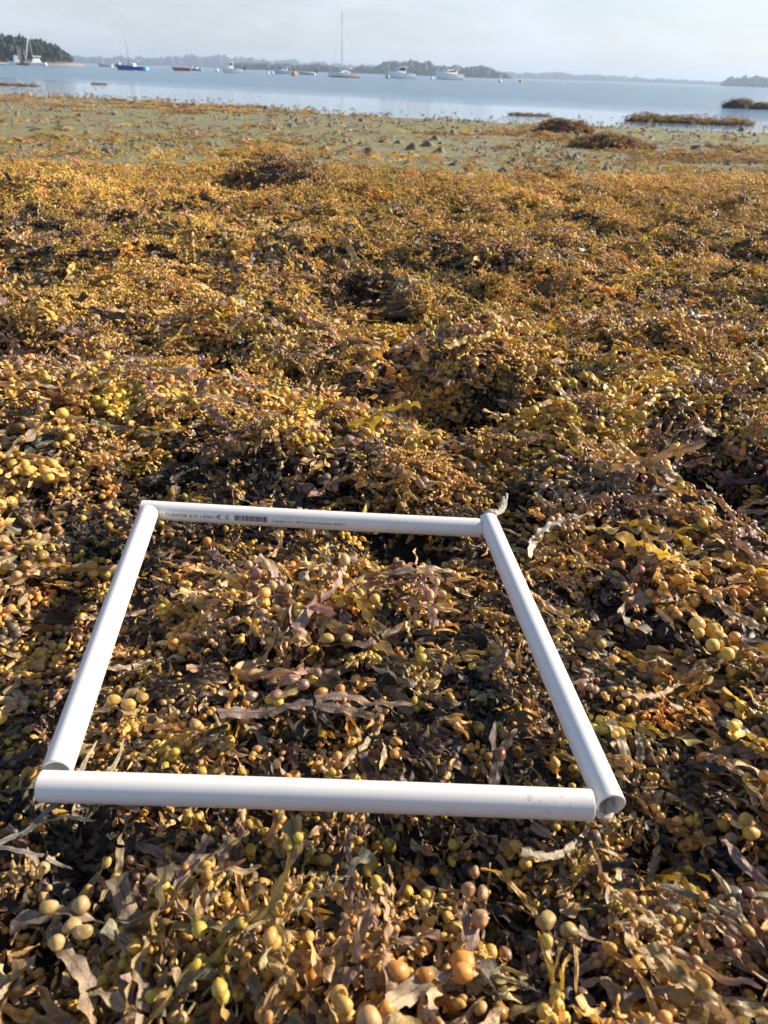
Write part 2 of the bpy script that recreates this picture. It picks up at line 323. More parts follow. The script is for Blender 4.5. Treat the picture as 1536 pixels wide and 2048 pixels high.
for k in range(6):                                        # broad blades without bladders, more twisted and torn
    r = np.random.default_rng(200+k); w = Weed(r)
    w.grow((0, 0, 0), 0, .2, r.normal(0, .5), 3, .046, r.uniform(.0050, .0095), 0, .0040, 7, .0042, 2, 0, .33, twist=1.8)
    centre(w); add_tpl('bare', w)
for k in range(10):                                       # bushy sprigs with many small bladders
    r = np.random.default_rng(300+k); w = Weed(r)
    for j in range(5):
        w.grow((r.normal(0, .008), r.normal(0, .008), r.uniform(0, .008)), r.uniform(0, 6.28), r.uniform(.1, .9), r.normal(0, .5), 3, .017, r.uniform(.0030, .0055), r.uniform(.0032, .0052), .0045, 5, .0013, 1, .5, .5, receptacle=.25, twist=1.1)
    add_tpl('bushy', w)
for k in range(10):                                       # long limp straps, forked, with paired bladders
    r = np.random.default_rng(900+k); w = Weed(r)
    w.grow((0, 0, 0), 0, .1, r.normal(0, .2), 2 if k % 2 else 3, r.uniform(.055, .08), r.uniform(.0065, .0105), r.uniform(.0060, .0085), .0045, 7, .0034, 2, (.85, .6)[k % 2], .24, twist=1.0, receptacle=.1)
    centre(w); add_tpl('long', w)
for k in range(8):                                        # bunches of grape-like bladders on short branched blades
    r = np.random.default_rng(800+k); w = Weed(r); br = r.uniform(.0050, .0080)
    w.grow((0, 0, 0), 0, .1, 0, 3, .026, r.uniform(.004, .006), br, .004, 5, .002, 2, .35, .5, twist=1.1)
    centre(w); pts = []
    for j in range(60):
        a = r.uniform(0, 6.28); q = br*r.uniform(0, 4.2); rr = br*r.uniform(.62, 1.08); c = np.array([q*math.cos(a)*1.3, q*math.sin(a), rr*.6+br*.9*max(0, 1-q/(br*3.2))])
        if all(np.linalg.norm(c-c2) > (rr+r2_)*.86 for c2, r2_ in pts) and len(pts) < 15: pts.append((c, rr)); w.bladder(c, (r.normal(), r.normal(), r.normal(0, .4)), rr, r.uniform(1.0, 1.3), 2)
    add_tpl('cluster', w)
for k in range(5):                                        # thin stringy branches
    r = np.random.default_rng(400+k); w = Weed(r)
    w.grow((0, 0, 0), 0, .2, 0, 4, .026, .0016, .004, .006, 3, .0006, 2, .12, .55, receptacle=.4, twist=1.5)
    centre(w); add_tpl('stringy', w)
for k in range(10):                                       # coarse tufts for farther off
    r = np.random.default_rng(500+k); w = Weed(r)
    for j in range(9):
        a = r.uniform(0, 6.28); q = r.uniform(0, .05)
        w.grow((q*math.cos(a), q*math.sin(a), r.uniform(0, .015)), a+r.normal(0, .8), r.uniform(.0, .7), r.normal(0, .6), 2, .026, r.uniform(.004, .007), r.uniform(.0055, .0075), .011, 3, .002, 1, .7, .5, receptacle=.3, twist=1.2)
    add_tpl('tuft', w)
for k in range(6):                                        # tufts for the distance
    r = np.random.default_rng(600+k); w = Weed(r)
    for j in range(11):
        a = r.uniform(0, 6.28); q = r.uniform(0, .09)
        w.grow((q*math.cos(a), q*math.sin(a), r.uniform(0, .02)), a+r.normal(0, .8), r.uniform(.0, .6), r.normal(0, .6), 1, .05, r.uniform(.008, .014), .010, .022, 3, .004, 1, .5, .5, receptacle=.3, twist=1.0)
    add_tpl('far', w)

# geometry-node scatter of these templates over a cloud of points
ng = bpy.data.node_groups.new('weed_scatter', 'GeometryNodeTree')
ng.interface.new_socket('Geometry', in_out='INPUT', socket_type='NodeSocketGeometry'); ng.interface.new_socket('Geometry', in_out='OUTPUT', socket_type='NodeSocketGeometry')
gi = ng.nodes.new('NodeGroupInput'); go = ng.nodes.new('NodeGroupOutput'); ci = ng.nodes.new('GeometryNodeCollectionInfo'); ip = ng.nodes.new('GeometryNodeInstanceOnPoints')
ci.inputs['Collection'].default_value = TPL; ci.inputs['Separate Children'].default_value = True; ci.inputs['Reset Children'].default_value = True
def named(nm, dt):
    a = ng.nodes.new('GeometryNodeInputNamedAttribute'); a.data_type = dt; a.inputs['Name'].default_value = nm; return a.outputs['Attribute']
gl = ng.links.new
gl(gi.outputs[0], ip.inputs['Points']); gl(ci.outputs[0], ip.inputs['Instance']); ip.inputs['Pick Instance'].default_value = True
gl(named('idx', 'INT'), ip.inputs['Instance Index']); gl(named('rot', 'FLOAT_VECTOR'), ip.inputs['Rotation']); gl(named('scl', 'FLOAT_VECTOR'), ip.inputs['Scale']); gl(ip.outputs[0], go.inputs[0])
def scatter(name, P, idx, rot, scl, tint, btint, parent=None):
    me = bpy.data.meshes.new(name); me.vertices.add(len(P)); me.vertices.foreach_set('co', np.asarray(P, np.float32).ravel())
    for k, a, t in (('idx', idx, 'INT'), ('rot', rot, 'FLOAT_VECTOR'), ('scl', scl, 'FLOAT_VECTOR'), ('tint', tint, 'FLOAT_VECTOR'), ('btint', btint, 'FLOAT_VECTOR')):
        A = me.attributes.new(k, t, 'POINT'); A.data.foreach_set('value' if t == 'INT' else 'vector', np.asarray(a, np.int32 if t == 'INT' else np.float32).ravel())
    me.update()
    o = bpy.data.objects.new(name, me); COL.objects.link(o)
    if parent: o.parent = parent
    md = o.modifiers.new('scatter', 'NODES'); md.node_group = ng
    return tag(o, kind='stuff')

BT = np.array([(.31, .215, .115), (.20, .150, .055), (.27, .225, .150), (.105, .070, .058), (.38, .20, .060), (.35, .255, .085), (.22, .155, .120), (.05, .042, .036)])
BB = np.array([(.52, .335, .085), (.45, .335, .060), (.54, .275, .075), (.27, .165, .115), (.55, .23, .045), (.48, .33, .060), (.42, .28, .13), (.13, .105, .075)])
def palette(W, spread=.16):
    W = np.asarray(W); W = W/W.sum(1, keepdims=True); n = len(W); c = np.cumsum(W, 1); k = (rng.random(n)[:, None] > c).sum(1).clip(0, len(BT)-1)
    k2 = np.where(rng.random(n) < .75, k, (rng.random(n)[:, None] > c).sum(1).clip(0, len(BT)-1))
    v = np.exp(rng.normal(0, spread, (n, 1))); h = np.exp(rng.normal(0, .035, (n, 3)))
    return BT[k]*v*h*1.52, BB[k2]*np.sqrt(v)*h*1.22
def weights(x, y):
    n = len(x); g = fbm(x/.5, y/.5, 31, 2); o = fbm(x/.35, y/.35, 37, 2); d = fbm(x/.45, y/.45, 41, 2)
    px, py = proj(x, y, np.full_like(x, -.03)); far = np.clip((y-1.2)/3, 0, 1)
    W = np.zeros((n, 8)); W[:, 0] = 1.0+.45*far; W[:, 1] = .55+.6*np.clip(g, 0, 1)+.45*far; W[:, 2] = .50-.3*far; W[:, 3] = .12+.5*np.clip(d, 0, 1)
    W[:, 4] = .04+.22*np.clip(o, 0, 1)+.16*far*np.clip((px-300)/900, 0, 1); W[:, 5] = .30+.8*np.clip(g, 0, 1)+.65*far+.3*np.clip((px-900)/400, 0, 1)*(y > .6); W[:, 6] = .24; W[:, 7] = .06+.5*np.clip(d-.35, 0, 1)
    nr_ = np.clip((1.5-y)/.5, 0, 1); W[:, 1] *= 1-.6*nr_; W[:, 5] *= 1-.35*nr_; W[:, 4] *= 1-.35*nr_; W[:, 0] += .55*nr_; W[:, 6] += .28*nr_; W[:, 2] += .1*nr_; W[:, 3] += .12*nr_
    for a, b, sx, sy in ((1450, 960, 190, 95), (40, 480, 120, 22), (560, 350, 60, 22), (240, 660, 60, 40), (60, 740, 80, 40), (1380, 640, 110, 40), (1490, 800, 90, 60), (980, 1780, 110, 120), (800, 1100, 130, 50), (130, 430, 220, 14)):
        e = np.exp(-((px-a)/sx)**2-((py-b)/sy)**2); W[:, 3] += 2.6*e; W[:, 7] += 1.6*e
    ff = np.clip((y-8)/5, 0, 1)[:, None]; W = W*(1-ff*.6)+ff*np.array([1.1, .35, .2, 1.4, .10, .35, .5, .6])*(.6+.5*np.clip(o, -1, 1)[:, None])
    return W
def slope_rot(x, y, yaw, tx, ty):
    e = .03; gx = (height(x+e, y)-height(x-e, y))/(2*e); gy = (height(x, y+e)-height(x, y-e))/(2*e)
    c, s_ = np.cos(yaw), np.sin(yaw); a = gx*c+gy*s_; b = -gx*s_+gy*c
    return np.stack([tx+np.arctan(b), ty-np.arctan(a), yaw], 1)
def pick(kinds, probs, n):
    k = rng.choice(len(kinds), n, p=np.asarray(probs)/sum(probs)); out = np.zeros(n, int)
    for i, kd in enumerate(kinds): mm = k == i; out[mm] = rng.choice(T_IDX[kd], mm.sum())
    return out, k
def field(y0, y1, dens, kinds, probs, s0, s1, thick, tilt, hw=(.55, .62), mask=True, dark=False):
    area = (hw[0]*2*(y1-y0)+hw[1]*(y1**2-y0**2)); n = int(area*dens)
    y = np.sqrt(rng.random(n*2)*((y1+.9)**2-(y0+.9)**2)+(y0+.9)**2)-.9; y = y[:n]
    x = (rng.random(n)*2-1)*(hw[0]+hw[1]*y)
    c = cover(x, y) if mask else np.ones(n)
    pit = np.zeros(n)
    for bx, by, r, h in BUMPS:
        if h < 0: pit += np.exp(-(((x-bx)/(r*.8))**2+((y-by)/(r*.7))**2))
    cl = np.clip(.5+1.3*(fbm(x/.085, y/.07, 81, 2)+.7*fbm(x/.30, y/.22, 83, 2)), 0, 1) if y0 < 4 else np.clip(.75+1.1*fbm(x/.22, y/.2, 81, 2), .15, 1)
    qx, qy = gp(225, 1640); qx2, qy2 = gp(160, 1650); c = c*(np.hypot(x-qx, y-qy) > (0 if dark else .075))*(np.hypot(x-qx2, y-qy2) > (0 if dark else .05))
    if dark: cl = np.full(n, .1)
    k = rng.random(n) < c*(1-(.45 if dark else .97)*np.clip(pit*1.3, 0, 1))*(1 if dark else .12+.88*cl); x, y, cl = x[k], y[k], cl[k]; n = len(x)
    idx, kk = pick(kinds, probs, n)
    flow = fbm(x/.6, y/.6, 51, 2)*1.6+np.where(rng.random(n) < .5, 2.9, -.5)
    yaw = flow+rng.normal(0, .7, n); tx = rng.normal(0, tilt*1.2, n).clip(-.8, .8); ty = rng.normal(-.05, tilt, n).clip(-.42, .42)
    z = height(x, y)+thick*(.25+.75*cl)*rng.random(n)**.8
    d = np.minimum.reduce([segd(x, y, a, b) for a, b in PIPES]); near = d < .13
    z = np.minimum(z, np.interp(d, [0, .06, .13, .19], [-.060, -.055, -.040, 1])); fl = np.interp(d, [.05, .20], [.12, 1]); tx = tx*fl; ty = ty*fl
    s = rng.uniform(s0, s1, n)
    s = np.where(y < .5, np.minimum(s, 1.05), s); s = np.where(d < .18, np.minimum(s*.75, .85), s)
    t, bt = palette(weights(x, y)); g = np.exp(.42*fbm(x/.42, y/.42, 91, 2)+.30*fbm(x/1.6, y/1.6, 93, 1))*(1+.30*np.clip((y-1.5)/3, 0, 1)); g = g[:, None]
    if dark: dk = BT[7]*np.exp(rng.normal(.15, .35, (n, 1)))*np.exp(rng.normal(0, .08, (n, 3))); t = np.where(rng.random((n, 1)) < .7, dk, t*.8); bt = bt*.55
    zs = s*np.interp(y, [0, 4, 8, 10, 40], [1, .9, .7, .55, .5])
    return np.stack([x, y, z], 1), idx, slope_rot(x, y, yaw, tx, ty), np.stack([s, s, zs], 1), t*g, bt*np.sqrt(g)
def cat(*a): return [np.concatenate(z) for z in zip(*a)]
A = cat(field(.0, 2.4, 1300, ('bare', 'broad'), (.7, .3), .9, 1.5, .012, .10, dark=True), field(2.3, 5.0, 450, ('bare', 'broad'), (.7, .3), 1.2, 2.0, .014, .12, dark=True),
        field(.02, 2.3, 1600, ('broad', 'bare', 'bushy', 'stringy', 'cluster'), (.54, .17, .07, .05, .17), .75, 1.35, .060, .27),
        field(.05, 1.9, 380, ('long',), (1,), .8, 1.25, .072, .16),
        field(1.25, 2.3, 800, ('bushy', 'cluster'), (.6, .4), .55, 1.0, .06, .45),
        field(2.3, 4.6, 1700, ('bushy', 'broad', 'bare', 'cluster'), (.42, .24, .12, .22), .6, 1.1, .055, .35))
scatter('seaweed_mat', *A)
B = cat(field(4.5, 9.5, 800, ('tuft', 'bushy'), (.75, .25), .6, 1.05, .045, .3, hw=(1.2, .62)))
scatter('seaweed_carpet', *B)
C_ = cat(field(9.0, 15, 300, ('tuft', 'far'), (.6, .4), .5, .85, .02, .25, hw=(1.5, .62)), field(15, 36, 90, ('far',), (1,), .5, 1.0, .02, .2, hw=(2.5, .60)))
scatter('shore_seaweed', *C_)

# ------------------------------------------------------------------ the white pipe square
def pvc():
    m, nt, n, l, b = mat('white_pvc')
    tc = n.new('ShaderNodeTexCoord'); z = noise_node(n, l, tc.outputs['Object'], 18, 5, 0.6)
    r = ramp(n, [(0.25, (.72, .70, .66)), (0.45, (.80, .79, .77))]); l(z.outputs['Fac'], r.inputs['Fac'])
    mp = n.new('ShaderNodeMapping'); mp.inputs['Scale'].default_value = (3, 60, 60); l(tc.outputs['Object'], mp.inputs['Vector'])
    z2 = noise_node(n, l, mp.outputs[0], 8, 4, 0.7); r2 = ramp(n, [(0.66, (0, 0, 0)), (0.74, (1, 1, 1))]); l(z2.outputs['Fac'], r2.inputs['Fac'])
    mx = n.new('ShaderNodeMix'); mx.data_type = 'RGBA'; mx.inputs['B'].default_value = (.50, .44, .36, 1)
    g = n.new('ShaderNodeMath'); g.operation = 'MULTIPLY'; g.inputs[1].default_value = .45; l(r2.outputs['Color'], g.inputs[0]); l(g.outputs[0], mx.inputs['Factor']); l(r.outputs['Color'], mx.inputs['A'])
    dirt = n.new('ShaderNodeAttribute'); dirt.attribute_name = 'dirt'; z4 = noise_node(n, l, tc.outputs['Object'], 160, 4, 0.7)
    r4 = ramp(n, [(0.56, (0, 0, 0)), (0.68, (1, 1, 1))]); l(z4.outputs['Fac'], r4.inputs['Fac'])
    mm = n.new('ShaderNodeMath'); mm.operation = 'MULTIPLY'; l(dirt.outputs['Fac'], mm.inputs[0]); l(r4.outputs['Color'], mm.inputs[1])
    mx2 = n.new('ShaderNodeMix'); mx2.data_type = 'RGBA'; mx2.inputs['B'].default_value = (.52, .40, .24, 1); l(mm.outputs[0], mx2.inputs['Factor']); l(mx.outputs['Result'], mx2.inputs['A'])
    l(mx2.outputs['Result'], b.inputs['Base Color']); b.inputs['Roughness'].default_value = .33; b.inputs['Specular IOR Level'].default_value = .5
    return m
M_PVC = pvc(); M_INK = simple('black_print', (.02, .02, .025), .5); M_CORD = simple('cord_fibre', (.50, .46, .38), .85, .25, 300, .2, bump=.5); M_HOLE = simple('dark_hole', (.03, .025, .02), .8)
PR = .0154
quad = empty('pipe_square', (0, 0, 0)); tag(quad, 'square sampling frame of four white plastic pipes lying on the seaweed', 'sampling frame')
def make_pipe(p0, p1, z0, z1, dirt_end=False):
    a = Vector((*p0, z0)); b = Vector((*p1, z1)); d = b-a; Ln = d.length; mid = (a+b)/2
    nseg = 48; Wt = .0026; ch = .0006; prof = [(0, PR-Wt), (0, PR-ch), (ch, PR), (ch+.0012, PR)]+[(Ln*i/24, PR) for i in range(1, 24)]+[(Ln-ch-.0012, PR), (Ln-ch, PR), (Ln, PR-ch), (Ln, PR-Wt)]+[(Ln-.03, PR-Wt), (Ln*.5, PR-Wt), (.03, PR-Wt)]
    V = []; Fc = []; D = []
    sag = .0012*random.choice((-1, 1))
    for (s, r) in prof:
        for k in range(nseg):
            t = 2*math.pi*k/nseg; V.append((s-Ln/2, r*math.cos(t), r*math.sin(t)+sag*math.sin(math.pi*s/Ln)))
            D.append(max(0, 1-abs((Ln-s)-.045)/.045)*(1 if math.sin(t)*.8-math.cos(t)*.6 > -.2 and math.cos(t) < .3 else 0)*(1 if dirt_end else 0))
    m_ = len(prof)
    for i in range(m_):
        for k in range(nseg):
            j = (i+1) % m_; Fc.append([i*nseg+k, i*nseg+(k+1) % nseg, j*nseg+(k+1) % nseg, j*nseg+k])
    me = mesh_np('pipe', np.array(V), Fc, attrs={'dirt': D})
    bm = bmesh.new(); bm.from_mesh(me); bmesh.ops.recalc_face_normals(bm, faces=bm.faces)
    for f in bm.faces: f.smooth = max(v.co.x for v in f.verts)-min(v.co.x for v in f.verts) > .002   # cut ends stay crisp
    bm.to_mesh(me); bm.free()
    o = link('pipe', me, M_PVC, quad); o.rotation_euler = d.to_track_quat('X', 'Z').to_euler(); o.location = mid
    return o, Ln
near_p, Ln_n = make_pipe(PIPES[0][0], PIPES[0][1], 0, 0, True)
far_p, Ln_f = make_pipe(PIPES[1][0], PIPES[1][1], 0.001, 0.0)
left_p, Ln_l = make_pipe(PIPES[2][0], PIPES[2][1], 0.006, 0.003)
right_p, Ln_r = make_pipe(PIPES[3][0], PIPES[3][1], 0.006, 0.0)
near_p['label'] = 'nearest pipe with a small hole and brown smears at its end'; far_p['label'] = 'farthest pipe with black printed lettering and a bar code'
left_p['label'] = 'pipe on the left running away from the viewer'; right_p['label'] = 'pipe on the right with its open end showing'
def wrap(me, x0, ang, rad, scale):                        # bend flat print round the pipe: x along, y round
    for v in me.vertices:
        t = ang+v.co.y*scale/rad; v.co = Vector((x0+v.co.x*scale, -math.cos(t)*rad, math.sin(t)*rad))
def print_text(s, x0, ang, size, stretch=1.0):
    c = bpy.data.curves.new('lettering', 'FONT'); c.body = s; c.size = 1; c.space_character = 1.1
    t = bpy.data.objects.new('lettering', c); COL.objects.link(t); dg = bpy.context.evaluated_depsgraph_get()
    me = bpy.data.meshes.new_from_object(t.evaluated_get(dg)); bpy.data.objects.remove(t)
    for v in me.vertices: v.co.x *= stretch
    wrap(me, x0, ang, PR+.0003, size); me.materials.clear(); o = link('lettering', me, M_INK, far_p)
    return o
# along the far pipe: metres from its left end; angle above the horizontal on the near side
fx = lambda px: (at(px, 1040).x-PIPES[1][0][0])-Ln_f/2
print_text('21 TUBIFOR 615 14/06/17', fx(311), R(-2), .0072, 1.18)
print_text('Tubifor srl - 84 Tavera Mouline 84071', fx(545), R(-3), .0058, 1.18)
V = []; Fc = []; xx = fx(470); rr_ = random.Random(5)
while xx < fx(536):                                       # bar code
    w_ = rr_.choice((.0005, .0008, .0013)); b_ = len(V)
    for t in (R(-8), R(4), R(16), R(26)): V += [(xx, -math.cos(t)*(PR+.0003), math.sin(t)*(PR+.0003)), (xx+w_, -math.cos(t)*(PR+.0003), math.sin(t)*(PR+.0003))]
    for i in range(3): Fc.append([b_+2*i, b_+2*i+1, b_+2*i+3, b_+2*i+2])
    xx += w_+rr_.choice((.0004, .0007, .001))
link('bar_code', mesh_np('bar_code', np.array(V), Fc, smooth=False), M_INK, far_p)
V = []; Fc = []                                           # the CE mark: two arcs and a bar
for k, px in enumerate((440, 457)):
    b_ = len(V); N_ = 16
    for i in range(N_+1):
        t = R(70)+R(220)*i/N_
        for r_ in (.0030, .0041):
            u, v = fx(px)+r_*math.cos(t)*1.15, r_*math.sin(t); an = R(9)+v/PR; V.append((u, -math.cos(an)*(PR+.0003), math.sin(an)*(PR+.0003)))
    for i in range(N_): Fc.append([b_+2*i, b_+2*i+1, b_+2*i+3, b_+2*i+2])
    if k == 1:
        b_ = len(V)
        for u, v in ((-.0036, -.0005), (.0, -.0005), (.0, .0005), (-.0036, .0005)): an = R(9)+v/PR; V.append((fx(px)+u+.001, -math.cos(an)*(PR+.00035), math.sin(an)*(PR+.00035)))
        Fc.append([b_, b_+1, b_+2, b_+3])
link('conformity_mark', mesh_np('conformity_mark', np.array(V), Fc, smooth=False), M_INK, far_p)
# small drilled hole in the near pipe
V = [(0, 0, 0)]; Fc = []
hx = at(685, 1600).x-(PIPES[0][0][0]+PIPES[0][1][0])/2
for i in range(14): t = 2*math.pi*i/14; V.append((math.cos(t)*.0021, math.sin(t)*.0021, 0))
for i in range(14): Fc.append([0, i+1, (i+1) % 14+1])
V2 = []
for v in V: an = R(28)+v[1]/PR; V2.append((hx+v[0], -math.cos(an)*(PR+.0004), math.sin(an)*(PR+.0004)))
link('drilled_hole', mesh_np('drilled_hole', np.array(V2), Fc, smooth=False), M_HOLE, near_p)
def tube(path, rads, seg=8, twist=0.0):
    V = []; Fc = []; n = len(path)
    for i, p in enumerate(path):
        p = Vector(p); d = (Vector(path[min(i+1, n-1)])-Vector(path[max(i-1, 0)])).normalized(); q = d.to_track_quat('Z', 'Y').to_matrix()
        for k in range(seg):
            t = 2*math.pi*k/seg+twist*i; rr = rads[i]*(1+.18*math.cos(2*t)); V.append(tuple(p+q@Vector((math.cos(t)*rr, math.sin(t)*rr, 0))))
    for i in range(n-1):
        for k in range(seg): Fc.append([i*seg+k, i*seg+(k+1) % seg, (i+1)*seg+(k+1) % seg, (i+1)*seg+k])
    Fc.append(list(range(seg))[::-1]); Fc.append([(n-1)*seg+k for k in range(seg)]); return V, Fc
# elastic cord threaded through the pipes shows at the open corner and as a knot beyond the far corner
cn = Vector((*PIPES[0][1], 0)); cr_ = Vector((*PIPES[3][1], 0))
pth = [cn+Vector((-.03, 0, -.004)), cn+Vector((0, -.001, -.007)), cn+Vector((.009, -.002, -.010)), cr_+Vector((-.004, -.006, -.011)), cr_+Vector((.002, .004, -.008)), cr_+Vector((.000, .03, -.006))]
def smooth_path(p, m=5):
    p = [Vector(a) for a in p]; out = []
    for i in range(len(p)-1):
        a, b, c, d = p[max(i-1, 0)], p[i], p[i+1], p[min(i+2, len(p)-1)]
        for k in range(m):
            t = k/m; out.append(.5*((2*b)+(c-a)*t+(2*a-5*b+4*c-d)*t*t+(3*b-a-3*c+d)*t**3))
    return out+[p[-1]]
sp_ = smooth_path(pth); V, Fc = tube(sp_, [.0036]*len(sp_), 8, .5); link('cord', mesh_np('cord', np.array(V), Fc), M_CORD, quad)
k0 = Vector((PIPES[3][0][0]+.004, PIPES[3][0][1]+.008, .010)); bmk = Weed(np.random.default_rng(3)); Vk = []; Fk = []
for j in range(3):
    loop = [k0+Vector((math.cos(t)*(.008+.002*j), math.sin(t)*.006+j*.003, math.sin(t+j*1.3)*.007)) for t in np.linspace(0, 6.0, 16)]
    v_, f_ = tube(loop, [.0033]*16, 7, .5); Fk += [[i+len(Vk) for i in f] for f in f_]; Vk += v_
for j in range(4):
    e = [k0, k0+Vector((.010+.004*j, .004*j, .004)), k0+Vector((.016+.004*j, .012+.006*j, .010+.004*j)), k0+Vector((.020+.003*j, .024+.005*j, .016+.006*(j % 2)))]
    e = smooth_path(e, 4); v_, f_ = tube(e, list(np.linspace(.003, .0016, len(e))), 6, .4); Fk += [[i+len(Vk) for i in f] for f in f_]; Vk += v_
link('cord_knot', mesh_np('cord_knot', np.array(Vk), Fk), M_CORD, quad)

# ------------------------------------------------------------------ headland, far shores
def wat(px, py): return at(px, py, WZ)                    # a point on the water seen at this pixel
M_CROWN = simple('conifer_foliage', (.022, .045, .030), .9, .35, .25); M_TRUNK = simple('tree_bark', (.12, .085, .06), .9, .3, 2); M_WOOD = simple('far_wood', (.025, .04, .03), .9, .4, .04)
M_SAND = simple('pale_shore', (.42, .36, .27), .9, .2, .08); M_LAND = simple('shore_land', (.16, .15, .09), .9, .3, .02)
def blob(bm_V, bm_F, c, rad, sub=1, jag=.28, r=rng):
    V, Fc = ICO[sub]; W = V*(1+r.normal(0, jag, (len(V), 1)))*np.array(rad)+np.array(c); b = sum(len(v) for v in bm_V); bm_V.append(W); bm_F += [[i+b for i in f] for f in Fc]
def land(name, D, x0, x1, ztop, depth, m, kind='structure'):  # low land rising from the water, from azimuth pixel x0 to x1 at distance D
    n = 60; V = []; Fc = []
    for i in range(n+1):
        px = x0+(x1-x0)*i/n; hor = 147.5+(px-768)*.035; d = ray(px, hor); d = Vector((d.x, d.y, 0)).normalized(); e = math.sin(math.pi*min(1, max(0, i/n)))**.3
        for q_, zz in ((0, -1.0), (.02, .25), (.15, ztop*.5*e+.2), (.5, ztop*e+.2), (1, ztop*e*.9+.2), (1.05, -1)):
            p = d*(D+depth*q_+rng.normal(0, D*.002)); V.append((p.x, p.y, WZ+zz))
    for i in range(n):
        for j in range(5): a = i*6+j; Fc.append([a, a+1, a+7, a+6])
    return tag(link(name, mesh_np(name, np.array(V), Fc), m), kind=kind)
def azi(px):
    d = ray(px, 147.5+(px-768)*.035); return Vector((d.x, d.y, 0)).normalized()
def wood(name, D, x0, x1, prof, zb, mtl, depth, n, size):    # far-off wood: many crowns, one mass
    Vs = []; Fs = []
    for i in range(n):
        px = x0+(x1-x0)*rng.random(); hh = np.interp(px, [p[0] for p in prof], [p[1] for p in prof])*D/F
        if hh <= 0: continue
        p = azi(px)*(D+depth*rng.random()); h = hh*(1+.30*fbm(px/14., D*.01, 61, 2)+rng.normal(0, .05)); w_ = size*rng.uniform(.7, 1.4)
        blob(Vs, Fs, (p.x, p.y, WZ+zb+h*.45), (w_, w_, h*.55), 1, .10)
    return tag(link(name, mesh_np(name, np.concatenate(Vs), Fs, smooth=False), mtl), kind='stuff')
land('far_hills', 2300, 60, 1480, 3, 500, M_LAND)
wood('far_wood', 2320, 90, 1090, [(90, 9), (250, 11), (380, 15), (420, 17), (600, 14), (760, 11), (1090, 9)], 0, M_WOOD, 250, 1700, 8)
wood('distant_wood', 2340, 1000, 1475, [(1000, 8), (1090, 11), (1200, 9.5), (1330, 7), (1475, 5)], 0, M_WOOD, 250, 800, 8)
land('island_shore', 1000, 440, 1030, 1.5, 160, M_LAND)
wood('island_wood', 1010, 470, 1026, [(470, 9), (560, 11), (640, 10), (700, 8), (770, 17), (800, 21), (860, 19), (900, 18), (925, 14), (965, 18), (1000, 10), (1026, 2)], 0, M_WOOD, 110, 1100, 4.2)
land('right_shore', 1300, 1440, 1800, 1.5, 160, M_LAND)
wood('right_wood', 1310, 1445, 1800, [(1445, 7), (1460, 14), (1500, 15), (1600, 16), (1800, 16)], 0, M_WOOD, 110, 400, 4.5)
land('headland', 306, -420, 170, .8, 120, M_SAND)
prof = [(-420, 44), (-100, 42), (0, 40), (50, 38), (90, 34), (120, 27), (136, 17), (143, 6)]
def crown_mesh(r, h, w):
    Vs = []; Fs = []
    for i in range(9):
        t = r.random(); a = r.uniform(0, 6.28); q_ = w*(1-t)*.55; blob(Vs, Fs, (q_*math.cos(a), q_*math.sin(a), h*(.40+.55*t)), (w*.52*(1-.45*t), w*.52*(1-.45*t), h*.17), 1, .16, r)
    return mesh_np('crown', np.concatenate(Vs), Fs, smooth=False)
pines = []
for k in range(5):
    r = np.random.default_rng(700+k); e = (crown_mesh(r, 7, 2.2), mesh_np('trunk', *[np.array(tube([(0, 0, -.3), (.05, 0, 2.5), (.0, .08, 5.6)], [.19, .15, .08], 7)[0]), tube([(0, 0, 0), (.05, 0, 2.5), (.0, .08, 5.6)], [.19, .15, .08], 7)[1]])); pines.append(e)
xs = np.linspace(-6, 137, 44)
for i, px in enumerate(xs):
    e = pines[i % 5]; p = azi(px+rng.normal(0, 1))*(316+rng.uniform(0, 8)); hh = np.interp(px, [a[0] for a in prof], [a[1] for a in prof])*300/F
    t = empty('pine_tree', (p.x, p.y, WZ+.9), rng.uniform(0, 6)); k = hh/7.6*rng.uniform(.9, 1.04); t.scale = (k, k, k)
    tag(t, 'dark pine in the front row of the wooded headland at the left', 'pine tree', 'pines along the edge of the headland')
    link('trunk', e[1], M_TRUNK, t); link('crown', e[0], M_CROWN, t)
Vs = []; Fs = []
for i in range(420):
    px = rng.uniform(-420, 141); hh = np.interp(px, [a[0] for a in prof], [a[1] for a in prof])*300/F; p = azi(px)*(328+rng.uniform(0, 60)); h = hh*rng.uniform(.85, 1.05)
    blob(Vs, Fs, (p.x, p.y, WZ+1.0+h*.52), (1.6, 1.6, h*.48), 1, .14)
tag(link('headland_wood', mesh_np('headland_wood', np.concatenate(Vs), Fs, smooth=False), M_CROWN), kind='stuff')

# ------------------------------------------------------------------ boats and buoys
GEL = simple('white_gelcoat', (.86, .86, .84), .3, .04, 1); BLUE = simple('blue_hull_paint', (.02, .12, .42), .3, .08, 1); RED = simple('red_hull_paint', (.55, .05, .03), .4, .1, 1); GLASS = simple('dark_window', (.02, .03, .04), .1, .1, 1)
LBLUE = simple('light_blue_paint', (.12, .38, .62), .35, .08, 1); ALU = simple('mast_metal', (.42, .40, .38), .4, .1, 1); DARKM = simple('outboard_cowl', (.03, .03, .035), .35, .1, 1); TIMB = simple('brown_timber', (.16, .09, .05), .6, .2, 2)
ORG = simple('orange_buoy_plastic', (.80, .28, .03), .4, .06, 3); WHB = simple('white_buoy_plastic', (.78, .76, .70), .4, .06, 3); GREY = simple('grey_rubber', (.35, .36, .37), .5, .1, 2); STRIPE = simple('rust_boot_stripe', (.42, .18, .08), .5, .1, 2); GRNM = simple('grey_green_paint', (.24, .30, .26), .45, .1, 1)
